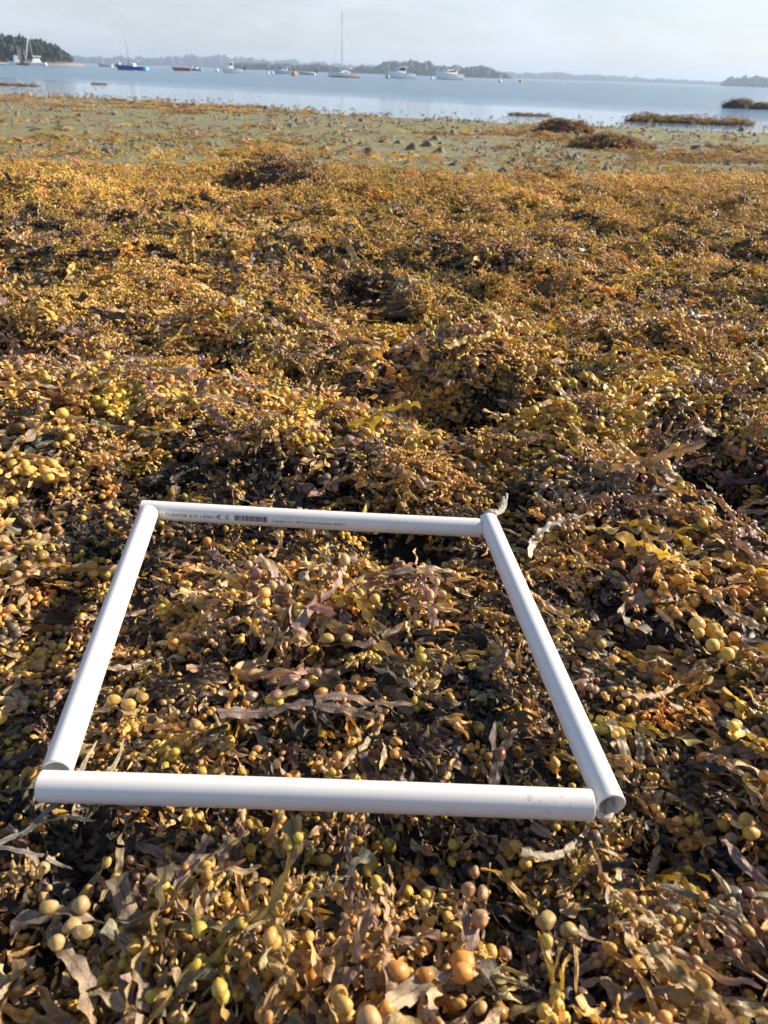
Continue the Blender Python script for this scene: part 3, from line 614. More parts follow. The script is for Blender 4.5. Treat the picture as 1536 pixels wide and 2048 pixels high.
def hull_mesh(L, B, H, bow=1.35, draft=.25, tr=.8):
    n = 14; V = []; Fc = []; m_ = 9
    for i in range(n+1):
        t = i/n; b = B/2*(tr+(1-tr)*min(1, t*3))*(1-max(0, (t-.45)/.55)**2.2) if t < 1 else .01; sh = H*(1+(bow-1)*t**2); x = L*(t-.5)
        for j in range(m_):
            a = -1+2*j/(m_-1); v = abs(a); y = b*math.copysign(v**.6, a) if v else 0
            zz = -draft*(1-.6*t**3)+(sh+draft*(1-.6*t**3))*v**2.2; V.append((x+(.12*L*t**4*(v**2)), y, zz))
    for i in range(n):
        for j in range(m_-1): a = i*m_+j; Fc.append([a, a+1, a+m_+1, a+m_])
        Fc.append([i*m_, (i+1)*m_, (i+1)*m_+m_-1, i*m_+m_-1])                # deck
    Fc.append(list(range(m_)))
    return mesh_np('hull', np.array(V), Fc, smooth=False)
def prism(name, prof, hw0, hw1):                           # side outline x,z; half width below and at the top
    zs = [p[1] for p in prof]; z0, z1 = min(zs), max(zs); V = []
    for s_ in (-1, 1): V += [(x, s_*(hw0+(hw1-hw0)*(z-z0)/max(.01, z1-z0)), z) for x, z in prof]
    n = len(prof); Fc = [list(range(n))[::-1], [n+i for i in range(n)]]+[[i, (i+1) % n, n+(i+1) % n, n+i] for i in range(n)]
    me = mesh_np(name, np.array(V), Fc, smooth=False); bm = bmesh.new(); bm.from_mesh(me); bmesh.ops.recalc_face_normals(bm, faces=bm.faces); bmesh.ops.bevel(bm, geom=bm.edges[:], offset=.03, segments=1, affect='EDGES'); bm.to_mesh(me); bm.free(); return me
def rod(name, pts, r0, r1, m, par, seg=8):
    n = len(pts); V, Fc = tube(pts, list(np.linspace(r0, r1, n)), seg); return link(name, mesh_np(name, np.array(V), Fc), m, par)
def boat(name, px, py, lenpx, yaw, label, cat_, hm, B=.36, H=.12, bow=1.4):
    """bow towards +X of the empty; yaw 180 = bow to the left; len in photo pixels of the hull's apparent length"""
    p = wat(px, py); dist = (p-Vector((0, 0, CH))).length; L = lenpx*dist/F/max(.4, abs(math.cos(R(yaw))))
    e = empty(name, p, R(yaw)); tag(e, label, cat_); e.rotation_euler.x = R(rng.normal(0, 1.5))
    link('hull', hull_mesh(L, L*B, L*H, bow), hm, e); return e, L, dist/F
def outboard(e, L, H, n=1, m=None):
    for k in range(n):
        y = (k-(n-1)/2)*.55; me = prism('outboard_motor', [(-.45, .1), (-.1, .1), (-.05, .75), (-.5, .8), (-.55, .45)], .16, .19); o = link('outboard_motor', me, m or DARKM, e, (-L/2-.02, y, H*.6))
def mast(e, x, h, z0, lean=0.0, boom=None, cover=None, stays=None, m=None):
    top = Vector((x+lean*h, 0, z0+h)); o = rod('mast', [(x, 0, z0), ((x+top.x)/2, 0, z0+h/2), tuple(top)], .075, .05, m or ALU, e)
    if boom: rod('boom', [(x-.05, 0, z0+boom[1]), (x-boom[0], 0, z0+boom[1]+.05)], .05, .04, ALU, e)
    if boom and cover: rod('furled_sail', smooth_path([(x-.1, 0, z0+boom[1]+.15), (x-boom[0]*.4, 0, z0+boom[1]+.17), (x-boom[0]*.95, 0, z0+boom[1]+.12)], 4), .20, .11, cover, e)
    if stays:
        for sx in stays: rod('stay', [tuple(top), (sx, 0, z0-.2)], .014, .014, ALU, e, 5)
        for sy in (-1, 1): rod('stay', [tuple(top), (x-.1, sy*.9, z0-.2)], .014, .014, ALU, e, 5)
# blue sloop
e, L, mpp = boat('sailboat', 266, 140.5, 50, 172, 'blue hulled sailboat with a light blue stern and a white cabin cover', 'sailboat', BLUE, H=.11); z = L*.11
link('cabin', prism('cabin', [(-L*.10, z*.9), (-L*.06, z+.55), (L*.10, z+.65), (L*.22, z*1.0)], L*.12, L*.08), GEL, e); link('stern_panel', prism('stern_panel', [(-L*.51, .05), (-L*.51, z*1.02), (-L*.40, z*1.02), (-L*.40, .05)], L*.145, L*.155), LBLUE, e)
mast(e, L*.10, 73*mpp, z*.9, .03, (L*.36, .9), GEL, (L*.5, -L*.48)); link('pulpit', prism('pulpit', [(L*.42, z*1.2), (L*.50, z*1.3), (L*.52, z*1.3+.5), (L*.43, z*1.2+.5)], .15, .2), GEL, e)
# white sloop in the middle
e, L, mpp = boat('sailboat', 691, 155, 46, 207, 'white sailboat with a tall bare mast and a rusty waterline, nearest the middle', 'sailboat', GEL, H=.115); z = L*.115
link('cabin', prism('cabin', [(-L*.16, z), (-L*.12, z+.40), (L*.02, z+.62), (L*.12, z+.5), (L*.26, z*1.05)], L*.11, L*.07), GEL, e); link('waterline_stripe', hull_mesh(L*.99, L*.372, L*.028, 1.0), STRIPE, e)
link('window', prism('window', [(-L*.08, z+.18), (-L*.07, z+.34), (L*.08, z+.36), (L*.10, z+.2)], L*.104, L*.095), GLASS, e)
mast(e, L*.13, 92*mpp, z, -.008, None, None, (L*.5, -L*.48)); rod('boom', [(L*.12, 0, z+.95), (-L*.28, 0, z+.9)], .06, .05, ALU, e)
# small grey green sloop and the red dinghy beside it
e, L, mpp = boat('sailboat', 391, 141.5, 23, 176, 'small grey green sailboat moored behind the red dinghy', 'sailboat', GRNM); z = L*.12; link('cabin', prism('cabin', [(-L*.15, z), (-L*.1, z+.35), (L*.1, z+.35), (L*.2, z)], L*.12, L*.09), GEL, e); mast(e, L*.18, 40*mpp, z, .01, (L*.4, .5), GREY, (L*.5,))
e, L, mpp = boat('dinghy', 365, 141.5, 29, 178, 'low red open boat with a white outboard at one end', 'dinghy', RED, B=.3, H=.15, bow=1.2); link('thwart', prism('thwart', [(-.2, L*.15), (-.2, L*.16+.05), (.2, L*.16+.05), (.2, L*.15)], L*.13, L*.13), TIMB, e); outboard(e, L, L*.15, 1, GEL)
# motor boats
e, L, mpp = boat('motorboat', 467, 146, 30, 208, 'white fishing motorboat with a tall wheelhouse and a dark outboard', 'motorboat', GEL, B=.36, H=.16); z = L*.16
link('wheelhouse', prism('wheelhouse', [(L*.02, z*.9), (L*.0, z+1.5), (L*.2, z+1.5), (L*.27, z+.8), (L*.30, z*.9)], L*.13, L*.11), GEL, e); link('window', prism('window', [(L*.05, z+.85), (L*.05, z+1.3), (L*.18, z+1.3), (L*.23, z+.85)], L*.128, L*.12), GLASS, e); link('fish_well', prism('fish_well', [(-L*.35, z*.9), (-L*.35, z*1.3), (-L*.1, z*1.3), (-L*.1, z*.9)], L*.1, L*.1), GRNM, e); outboard(e, L, z)
e, L, mpp = boat('motorboat', 568, 148, 28, 205, 'small pale blue cuddy motorboat beside an orange buoy', 'motorboat', simple('pale_blue_gelcoat', (.55, .66, .74), .35, .05, 1), H=.15); z = L*.15
link('cabin', prism('cabin', [(-L*.18, z), (-L*.2, z+.95), (-L*.02, z+1.0), (L*.10, z+.35), (L*.3, z)], L*.13, L*.1), GEL, e); link('window', prism('window', [(-L*.14, z+.5), (-L*.14, z+.85), (-L*.02, z+.85), (L*.05, z+.5)], L*.128, L*.115), GLASS, e); outboard(e, L, z)
e, L, mpp = boat('tender', 615, 150, 27, 176, 'low grey and white inflatable tender with a motor behind it', 'tender', GEL, H=.12, bow=1.5); rod('side_tube', [(L*.5, 0, L*.15), (L*.25, L*.14, L*.12), (-L*.48, L*.17, L*.11)], L*.035, L*.04, GREY, e); rod('side_tube', [(L*.5, 0, L*.15), (L*.25, -L*.14, L*.12), (-L*.48, -L*.17, L*.11)], L*.035, L*.04, GREY, e); outboard(e, L, L*.12)
e, L, mpp = boat('motorboat', 804, 157, 44, 207, 'white motorboat with a dark windowed wheelhouse and two outboards', 'motorboat', GEL, B=.34, H=.15, bow=1.5); z = L*.15
link('wheelhouse', prism('wheelhouse', [(-L*.10, z), (-L*.10, z+1.45), (L*.13, z+1.45), (L*.2, z+.75), (L*.26, z)], L*.13, L*.11), GEL, e); link('window', prism('window', [(-L*.08, z+.62), (-L*.08, z+1.32), (L*.12, z+1.32), (L*.19, z+.62)], L*.133, L*.122), GLASS, e)
link('roof', prism('roof', [(-L*.2, z+1.45), (-L*.2, z+1.56), (L*.14, z+1.56), (L*.15, z+1.45)], L*.12, L*.12), GEL, e); rod('antenna', [(-L*.05, .2, z+1.5), (-L*.08, .2, z+2.3)], .03, .015, ALU, e); rod('rail', smooth_path([(L*.2, L*.12, z+.5), (L*.4, L*.08, z+.8), (L*.52, 0, z+.9), (L*.4, -L*.08, z+.8), (L*.2, -L*.12, z+.5)], 4), .025, .025, ALU, e); outboard(e, L, z, 2)
e, L, mpp = boat('cabin_cruiser', 899, 159.5, 44, 210, 'white cabin cruiser with a raked windscreen and a radar arch, farthest right', 'motorboat', GEL, B=.36, H=.17, bow=1.45); z = L*.17
link('cabin', prism('cabin', [(-L*.22, z), (-L*.20, z+.95), (-L*.02, z+1.15), (L*.10, z+.95), (L*.24, z+.35), (L*.40, z*1.2)], L*.14, L*.10), GEL, e); link('window', prism('window', [(-L*.15, z+.55), (-L*.14, z+.92), (L*.06, z+.92), (L*.17, z+.5)], L*.135, L*.118), GLASS, e)
rod('radar_arch', smooth_path([(-L*.2, L*.13, z+.8), (-L*.24, L*.1, z+1.6), (-L*.24, -L*.1, z+1.6), (-L*.2, -L*.13, z+.8)], 4), .09, .09, GEL, e); rod('rail', smooth_path([(L*.15, L*.12, z+.7), (L*.4, L*.08, z+.85), (L*.52, 0, z+.95), (L*.4, -L*.08, z+.85), (L*.15, -L*.12, z+.7)], 4), .025, .025, ALU, e); link('swim_platform', prism('swim_platform', [(-L*.58, .15), (-L*.58, .28), (-L*.5, .28), (-L*.5, .15)], L*.13, L*.13), GEL, e)
# small boats on the left
e, L, mpp = boat('skiff', 212, 133.8, 22, 176, 'tiny white skiff with a yellow bow left of the blue sailboat', 'skiff', GEL, H=.16); link('bow_cover', prism('bow_cover', [(L*.2, L*.16), (L*.25, L*.24), (L*.45, L*.26), (L*.5, L*.2)], L*.1, L*.06), ORG, e); outboard(e, L, L*.14, 1, GEL)
e, L, mpp = boat('skiff', 236, 132.5, 16, 176, 'tiny light blue skiff just behind the blue sailboat', 'skiff', LBLUE, H=.16); link('thwart', prism('thwart', [(-.2, L*.15), (-.2, L*.2), (.2, L*.2), (.2, L*.15)], L*.13, L*.13), TIMB, e); outboard(e, L, L*.14)
# group before the headland
e, L, mpp = boat('fishing_boat', 33, 129.6, 17, 205, 'white fishing boat with a stubby mast, leftmost before the headland', 'fishing boat', GEL, H=.2); z = L*.2; link('wheelhouse', prism('wheelhouse', [(-L*.2, z), (-L*.2, z+1.6), (L*.12, z+1.6), (L*.18, z)], L*.13, L*.12), GEL, e); mast(e, -L*.28, 24*mpp, z*.8)
e, L, mpp = boat('sailboat', 46, 130.5, 17, 10, 'dark brown wooden sailboat with bare masts in front of the headland', 'sailboat', TIMB, H=.16); z = L*.16; link('cabin', prism('cabin', [(-L*.2, z), (-L*.18, z+.5), (L*.12, z+.5), (L*.2, z)], L*.12, L*.1), TIMB, e); mast(e, -L*.05, 23*mpp, z, 0, (L*.35, .8), None, (L*.5,)); mast(e, L*.3, 19*mpp, z)
e, L, mpp = boat('catamaran', 72, 130.8, 28, 205, 'white catamaran with a tall mast and stays before the pine headland', 'catamaran', GEL, B=.14, H=.12); z = L*.12; h2 = hull_mesh(L, L*.14, z, 1.4); link('hull', h2, GEL, e, (0, L*.36, 0))
link('bridge_deck', prism('bridge_deck', [(-L*.3, z*.8), (-L*.3, z*1.1), (L*.22, z*1.1), (L*.22, z*.8)], L*.45, L*.45), GEL, e); link('cabin', prism('cabin', [(-L*.25, z*1.1), (-L*.22, z+1.1), (L*.05, z+1.1), (L*.2, z*1.1)], L*.2, L*.14), GEL, e); mast(e, L*.10, 41*mpp, z, 0, (L*.42, 1.4), GEL, (L*.48, -L*.46)); rod('furled_jib', [(L*.46, 0, z+.2), (L*.3, 0, z+20*mpp), (L*.11, 0, z+40*mpp)], .16, .08, GEL, e)
# buoys
def buoy(px, py, size, m, label, spar=False):
    p = wat(px, py); mpp = (p-Vector((0, 0, CH))).length/F; r = size*mpp/2; e = empty('mooring_buoy', p); tag(e, label, 'buoy')
    V, Fc = ICO[2]; W = V.copy()*r; W[:, 2] = W[:, 2]*.95+r*.55; link('float', mesh_np('float', W, Fc), m, e); rod('ring', smooth_path([(math.cos(t)*r*.25, 0, r*1.55+math.sin(t)*r*.25) for t in np.linspace(0, 6.28, 7)], 2), r*.07, r*.07, ALU, e, 5)
    if spar: rod('spar', [(0, 0, r), (0, 0, r*4)], r*.25, r*.12, m, e)
for a in ((434, 143.5, 6, WHB, 'white buoy left of the wheelhouse fishing boat'), (536, 148, 5, WHB, 'white buoy left of the pale blue motorboat, outer of the pair'), (545, 147.5, 5, WHB, 'white buoy next to the bow of the pale blue motorboat'),
          (588, 151.5, 9, ORG, 'orange yellow buoy between the pale blue motorboat and the tender'), (659, 152.5, 7, WHB, 'pale buoy by the bow of the middle sailboat'), (775, 157, 8, GREY, 'grey buoy at the bow of the dark windowed motorboat'),
          (864, 159.5, 6, WHB, 'white buoy left of the cabin cruiser'), (1000, 165, 6, WHB, 'pale marker buoy with a short spar right of the cabin cruiser', True), (1041, 164.5, 6, ORG, 'orange and white buoy alone on the open water'), (134, 131.5, 5, ORG, 'orange buoy off the tip of the headland'), (91, 131.5, 6, WHB, 'white buoy beside the catamaran'), (1474, 172.5, 6, RED, 'red buoy before the far right shore', True)): buoy(*a)

# ------------------------------------------------------------------ things on the shore
def rock_material(name, col, hi):
    m, nt, n, l, b = mat(name); tc = n.new('ShaderNodeTexCoord'); z = noise_node(n, l, tc.outputs['Object'], 9, 8, .7); v = n.new('ShaderNodeTexVoronoi'); v.inputs['Scale'].default_value = 55; l(tc.outputs['Object'], v.inputs['Vector'])
    r = ramp(n, [(.3, col), (.7, hi)]); l(z.outputs['Fac'], r.inputs['Fac']); l(r.outputs['Color'], b.inputs['Base Color']); b.inputs['Roughness'].default_value = .8
    bp = n.new('ShaderNodeBump'); bp.inputs['Strength'].default_value = .8; bp.inputs['Distance'].default_value = .01; l(z.outputs['Fac'], bp.inputs['Height']); l(bp.outputs[0], b.inputs['Normal']); return m
M_ROCK = rock_material('wet_rock', (.035, .03, .025), (.10, .085, .065)); M_CAST = rock_material('mud_cast', (.11, .095, .065), (.30, .26, .19)); M_BARN = rock_material('barnacled_rock', (.22, .19, .12), (.50, .46, .35)); M_SHELL = simple('bleached_shell', (.72, .68, .60), .5, .1, 20)
def rock_mesh(r, rad, jag=.13, sub=3):
    V, Fc = ICO[sub]; n_ = fbm(V[:, 0]*2+r.random()*40, V[:, 1]*2+V[:, 2]*1.7, 71, 3)[:, None]; W = V*(1+jag*2.2*n_)*np.array(rad); return W, Fc
def grounded(px, py, z=-.1):
    for _ in range(5): p = at(px, py, z); z = float(height(p.x, p.y))
    return Vector((p.x, p.y, z))
def weed_rock(name, px, py, z0, wpx, hpx, label, cat_, tints, dens=260, lobes=1, kind='tuft', ang=0):
    p = at(px, py, z0) if z0 == WZ else grounded(px, py); mpp = (p-Vector((0, 0, CH))).length/F; w = wpx*mpp/2; h = hpx*mpp; r = np.random.default_rng(int(px)); e = empty(name, (p.x, p.y, p.z)); tag(e, label, cat_)
    Vs = []; Fs = []
    for k in range(lobes):
        q_ = (k-(lobes-1)/2)*w*2/lobes*.85 if lobes > 1 else 0; W, Fc = rock_mesh(r, (w/lobes*1.15, w*.6/lobes*1.1, h*(1.0 if k == 0 else r.uniform(.6, .95)))); W = W+np.array([q_, r.normal(0, w*.05), -h*.1]); b_ = sum(len(v) for v in Vs); Vs.append(W); Fs += [[i+b_ for i in f] for f in Fc]
    W = np.concatenate(Vs); link('rock', mesh_np('rock', W, Fs), M_ROCK, e)
    top = W[W[:, 2] > -h*.15]; n = max(60, int(dens*w*w*4*(1.6 if kind == 'tuft' else 1.3))); P = top[r.integers(0, len(top), n)]+r.normal(0, w*.03, (n, 3)); idx, _ = pick((kind,), (1,), n)
    rot = np.stack([r.normal(0, .3, n)-P[:, 1]/w*.9, r.normal(0, .3, n)+P[:, 0]/w*.8, r.uniform(0, 0.01, n)], 1); rot[:, 2] = r.normal(0, 1.5, n); s_ = r.uniform(.6, 1.1, n)*(.62 if kind == 'far' else 1.0)
    Wt = np.tile(np.array(tints, float), (n, 1)); t, bt = palette(Wt); o = scatter('weed_cover', P, idx, rot, np.stack([s_, s_, s_*.8], 1), t, bt, e); return e
weed_rock('weed_covered_rock', 560, 386, -.10, 150, 52, 'dark hump of seaweed over a rock, standing up at the left of the weed bed', 'rock', (.5, .3, .4, 2.2, .1, .4, .6, 1.4))
weed_rock('weed_covered_rock', 1128, 266, -.30, 80, 20, 'reddish brown weed covered rock close to the shoreline', 'rock', (.3, .1, .1, 1.8, .9, .3, .6, .6))
weed_rock('weed_covered_rock', 1222, 297, -.20, 115, 18, 'wide dark brown weed covered rock on the right of the mudflat', 'rock', (.3, .3, .1, 1.6, .3, .6, .4, .8))
weed_rock('weed_covered_rock', 1105, 372, -.12, 60, 14, 'small brown weed covered stone at the front edge of the mud strip', 'rock', (1, .6, .4, .6, .5, .8, .3, .2))
weed_rock('weed_reef', 1375, 246, WZ, 220, 10, 'low two humped reef of brown weed lying in the shallows', 'reef', (.5, .8, .1, 1.0, .3, 1.4, .2, .3), 60, 3, 'far')
weed_rock('weed_reef', 1503, 218, WZ, 90, 15, 'higher weedy reef rising from the water at the right edge', 'reef', (.4, .5, .1, 1.6, .3, .7, .4, .6), 70, 2, 'far')
weed_rock('weed_reef', 25, 171, WZ, 90, 2, 'thin dark strip of weed showing above the water at the left', 'reef', (.4, .5, .1, 1.6, .3, .7, .4, .6), 30, 3, 'far')
weed_rock('weed_reef', 198, 168.5, WZ, 24, 1.2, 'tiny weed patch breaking the calm water at the left', 'reef', (.4, .5, .1, 1.6, .3, .7, .4, .6), 30, 1, 'far')
weed_rock('weed_reef', 1060, 231, WZ, 75, 2, 'flat weed patch in the shallows left of the reddish rock', 'reef', (.4, .9, .1, 1.0, .4, 1, .2, .3), 50, 2, 'far')
def grounded(px, py, z=-.1):
    for _ in range(4): p = at(px, py, z); z = float(height(p.x, p.y))
    return Vector((p.x, p.y, z))
for (px, py, wpx, hpx, m, lb) in ((815, 592, 62, 40, M_BARN, 'pale barnacled stone lying in the hollow beyond the frame'), (798, 640, 70, 14, M_ROCK, 'wet dark stone at the bottom of the hollow')):
    p = grounded(px, py); mpp = (p-Vector((0, 0, CH))).length/F; W, Fc = rock_mesh(np.random.default_rng(int(py)), (wpx*mpp/2, wpx*mpp*.4, hpx*mpp*.6), .09)
    tag(link('stone', mesh_np('stone', W, Fc), m, None, (p.x, p.y, p.z+.025)), lb, 'stone')
def cone_mesh(r, w, h):
    n = 14; V = [(0, 0, h)]; Fc = []; lv = [(.20, .90), (.42, .66), (.65, .40), (.9, .14), (1.3, -.12)]; ph = r.uniform(0, 6.28, 3)
    for q_, z in lv:
        for k in range(n): t = 6.283*k/n; rr = w*q_*(1+.25*math.sin(2*t+ph[0])+.18*math.sin(5*t+ph[1]))*r.uniform(.78, 1.22); V.append((rr*math.cos(t), rr*math.sin(t), h*(z+r.uniform(-.09, .09))))
    for k in range(n): Fc.append([0, 1+k, 1+(k+1) % n])
    for i in range(len(lv)-1):
        for k in range(n): a = 1+i*n; Fc.append([a+k, a+n+k, a+n+(k+1) % n, a+(k+1) % n])
    return np.array(V), Fc
r = np.random.default_rng(11); cones = [mesh_np('mud_mound', *cone_mesh(r, 1, 1)) for _ in range(7)]
spots = [(915, 331), (932, 345), (855, 293), (722, 292), (700, 300), (870, 280), (952, 325), (1010, 348), (1035, 352), (770, 285), (740, 310), (805, 318), (1060, 340), (880, 305), (1150, 318), (1120, 345), (650, 302), (905, 270), (1080, 318), (825, 300)]
r2 = np.random.default_rng(12)
while len(spots) < 120:
    a = (r2.uniform(540, 1536), r2.uniform(242, 350)) if r2.random() < .8 else (r2.uniform(0, 560), r2.uniform(205, 320))
    spots.append(a)
kept = 0
for i, (px, py) in enumerate(spots):
    p = grounded(px, py, -.2); c_ = float(cover(p.x, p.y))
    if i >= 20 and c_ > .3: continue
    mpp = (p-Vector((0, 0, CH))).length/F; k = (r2.uniform(4, 9) if i >= 20 else r2.uniform(8, 15))*mpp
    me = cones[i % 7]; o = link('mud_mound', me, M_CAST, None, (p.x, p.y, p.z-.004)); o.scale = (k*r2.uniform(.9, 1.4), k, k*r2.uniform(.6, 1.05)); o.rotation_euler.z = r2.uniform(0, 6)
    tag(o, 'small pointed grey mound of mud standing on the green mudflat', 'mud mound', 'pointed grey mud mounds on the mudflat')
Vs = []; Fs = []                                           # the finer casts and crumbs, past counting
N = 9000; y = 8+24*r2.random(N)**1.1; x = (r2.random(N)*2-1)*(1.5+.58*y); ok = (cover(x, y) < .45)&(r2.random(N) < np.clip(.35+1.4*fbm(x/1.5, y/1.8, 97, 2), .08, 1))&(y < np.interp(x, SX, SY)+1.5); x, y = x[ok], y[ok]; z = height(x, y); ok = z > WZ-.05; x, y, z = x[ok], y[ok], z[ok]
for i in range(len(x)):
    w_ = r2.uniform(.010, .035)*(1+y[i]/22); h_ = w_*r2.uniform(.5, 1.3); n = 5; b_ = len(Vs); Vs.append((x[i], y[i], z[i]+h_))
    for k in range(n): t = 6.283*k/n+r2.random(); q_ = w_*r2.uniform(.8, 1.5); Vs.append((x[i]+q_*math.cos(t), y[i]+q_*math.sin(t), z[i]-.01))
    for k in range(n): Fs.append([b_, b_+1+k, b_+1+(k+1) % n])
tag(link('mud_crumbs', mesh_np('mud_crumbs', np.array(Vs), Fs), M_CAST), kind='stuff')
# weed tips standing in the shallow water
N = 900; u = r2.random(N); x = -22+40*u; y = np.interp(x, SX, SY)+r2.exponential(1.3, N)-1.0; idx, _ = pick(('far',), (1,), N); s_ = r2.uniform(.35, .8, N)
W = np.tile(np.array([.8, .9, 1.2, 1.0, .05, .3, .3, 1.2]), (N, 1)); t, bt = palette(W); scatter('shallow_water_weed', np.stack([x, y, np.maximum(height(x, y), WZ-.03)], 1), idx, np.stack([r2.normal(0, .3, N), r2.normal(0, .3, N), r2.uniform(0, 6, N)], 1), np.stack([s_, s_, s_*1.3], 1), t*.9, bt*.8)
for i, (px, py) in enumerate(((55, 243), (180, 283), (316, 300), (340, 298), (20, 215), (942, 268), (948, 277), (700, 262), (520, 282))):
    p = grounded(px, py, -.2); mpp = (p-Vector((0, 0, CH))).length/F; W, Fc = rock_mesh(r2, (1, .7, .45), .1, 2); o = link('pale_shell', mesh_np('pale_shell', W, Fc), M_SHELL, None, p+Vector((0, 0, .01))); k = 3.6*mpp; o.scale = (k, k, k); o.rotation_euler = (.3, .2, i)
    tag(o, 'small bleached shell lying on the mudflat', 'shell', 'bleached shells scattered on the mudflat')

# ------------------------------------------------------------------ single fronds one can point to
def frond(name, px, py, lift, yaw, label, tint, btint, build, tilt=(0, 0), cat_='seaweed'):
    z0 = -.02
    p = at(px, py, z0+lift*.6); e = empty(name, p); e.scale = (.86, .86, .86); e.rotation_euler = (tilt[0], tilt[1], yaw); tag(e, label, cat_)
    b = Weed(np.random.default_rng(int(px*7+py))); v = Weed(np.random.default_rng(int(px*5+py))); build(b, v)
    def out(w, nm):
        if not w.V: return
        V = np.concatenate(w.V); me = mesh_np(nm, V, w.F, w.mi, {'rib': np.concatenate(w.rib), 'along': np.concatenate(w.al)}); me.materials.append(M_BLADE); me.materials.append(M_BLAD); o = bpy.data.objects.new(nm, me); COL.objects.link(o); o.parent = e; o['tint'] = list(tint); o['btint'] = list(btint); return o
    out(b, 'blade')
    for (c, ax, rad, el) in getattr(v, 'list', []):
        w = Weed(v.r); w.bladder((0, 0, 0), ax, rad*.86, el, 3); o = out(w, 'bladder'); o.location = c
def strap(b, P, yaw, L, w, depth=0, ruffle=.002, pitch=.05, roll=0, twist=.6, spread=.35): b.grow(P, yaw, pitch, roll, depth, L, w, 0, .004, 7, ruffle, 2, 0, spread, twist=twist)
def B_(v, *a): v.list = list(a)
TA = (.36, .25, .14); OL = (.22, .17, .06); GR = (.26, .23, .17); PU = (.16, .105, .085); OR = (.52, .22, .035); DK = (.07, .055, .045)
frond('egg_wrack', 20, 1072, .02, 2.35, 'long olive egg shaped bladder at the left edge, upper of two', OL, (.24, .20, .055), lambda b, v: (strap(b, (.01, 0, 0), 0, .07, .004), strap(b, (-.012, 0, 0), 3.1, .03, .004), B_(v, ((0, 0, .004), (1, 0, .1), .0095, 1.75))), (0, 0))
frond('egg_wrack', 16, 1141, .02, .1, 'fat grey green bladder at the left edge, lower of two', GR, (.155, .135, .075), lambda b, v: (strap(b, (.015, 0, 0), .3, .05, .006), B_(v, ((0, 0, .004), (1, .1, 0), .0135, 1.35))))
frond('egg_wrack', 1468, 1790, .02, .05, 'thin grey stem carrying a dark slate grey oval bladder at the right', GR, (.13, .125, .115), lambda b, v: (strap(b, (-.075, .012, 0), -.15, .085, .0035, roll=.2, ruffle=.0008), strap(b, (.015, 0, 0), .05, .06, .0035, ruffle=.0008), B_(v, ((0, 0, .003), (1, 0, 0), .0078, 1.7))))
frond('egg_wrack', 1356, 2000, .02, 0, 'grey stem with a plump ochre oval bladder at the bottom edge', GR, (.40, .28, .10), lambda b, v: (strap(b, (-.05, .004, 0), -.1, .05, .0045, ruffle=.001), strap(b, (.01, 0, 0), .0, .07, .0045, ruffle=.001), B_(v, ((0, 0, .004), (1, 0, 0), .0092, 1.6))))
frond('egg_wrack', 1105, 1862, .025, -.4, 'two olive ochre egg bladders on curled orange stalks at the lower right', (.42, .25, .05), (.36, .27, .10), lambda b, v: (strap(b, (.012, -.005, .004), -1.6, .06, .0025, ruffle=.0005, pitch=.5), strap(b, (.016, .0, .004), -1.1, .07, .0025, ruffle=.0005, pitch=.6), strap(b, (-.02, .01, 0), 2.3, .06, .004), B_(v, ((-.008, .006, .004), (.4, 1, 0), .0105, 1.25), ((.016, .004, .006), (1, .5, 0), .0085, 1.3))))
frond('orange_wrack', 1450, 1188, .025, .1, 'bright orange lobed weed tips hanging among brown bladders at the right', OR, (.60, .25, .04), lambda b, v: (strap(b, (-.02, .005, .004), .1, .05, .005), strap(b, (.0, .004, .004), -1.2, .04, .004, 1), B_(v, ((-.030, .0, .0), (.2, 1, 0), .0085, 1.7), ((-.016, -.002, .001), (.1, 1, 0), .0085, 1.7), ((.012, -.004, .004), (.3, 1, 0), .0080, 1.3), ((.028, -.002, .004), (-.6, 1, 0), .0085, 1.5), ((.042, .004, .004), (-.9, 1, 0), .0070, 1.4))))
frond('orange_wrack', 660, 1388, .03, .2, 'wrinkled orange pods beside a reddish bladder in the middle of the frame', OR, (.58, .24, .06), lambda b, v: (strap(b, (.005, 0, 0), -1.3, .04, .006, 1), B_(v, ((-.012, .001, .003), (1, .3, 0), .0078, 1.6), ((.013, .002, .005), (1, 0, 0), .0078, 1.1), ((.018, -.014, .002), (.1, 1, 0), .0060, 1.6))))
frond('brown_pod_wrack', 1000, 1512, .03, 1.3, 'dark brown leathery pod with a pointed tip near the bottom of the frame', DK, (.20, .095, .05), lambda b, v: (strap(b, (-.05, 0, 0), 0, .05, .007, 1), B_(v, ((0, 0, .004), (1, 0, .2), .0080, 1.6))))
frond('pale_wrack', 1075, 1075, .02, .95, 'tattered whitish blade sticking up right of the far corner of the frame', (.62, .55, .45), (.42, .28, .12), lambda b, v: (strap(b, (0, 0, 0), 0, .075, .0085, 1, .005, .35, .3, .9), strap(b, (0, 0, 0), 3.2, .06, .009), B_(v, ((-.005, -.005, .006), (1, 0, 0), .008, 1.2))))
frond('bare_stem', 45, 1675, .015, .42, 'bare grey branching stem at the left edge below the near pipe', (.30, .28, .24), GR, lambda b, v: (strap(b, (-.06, 0, 0), 0, .12, .0038, 1, .0008), strap(b, (.0, .003, 0), .5, .05, .003, 1, .0006), strap(b, (-.03, -.002, 0), -.4, .05, .003, 1, .0006), B_(v)))
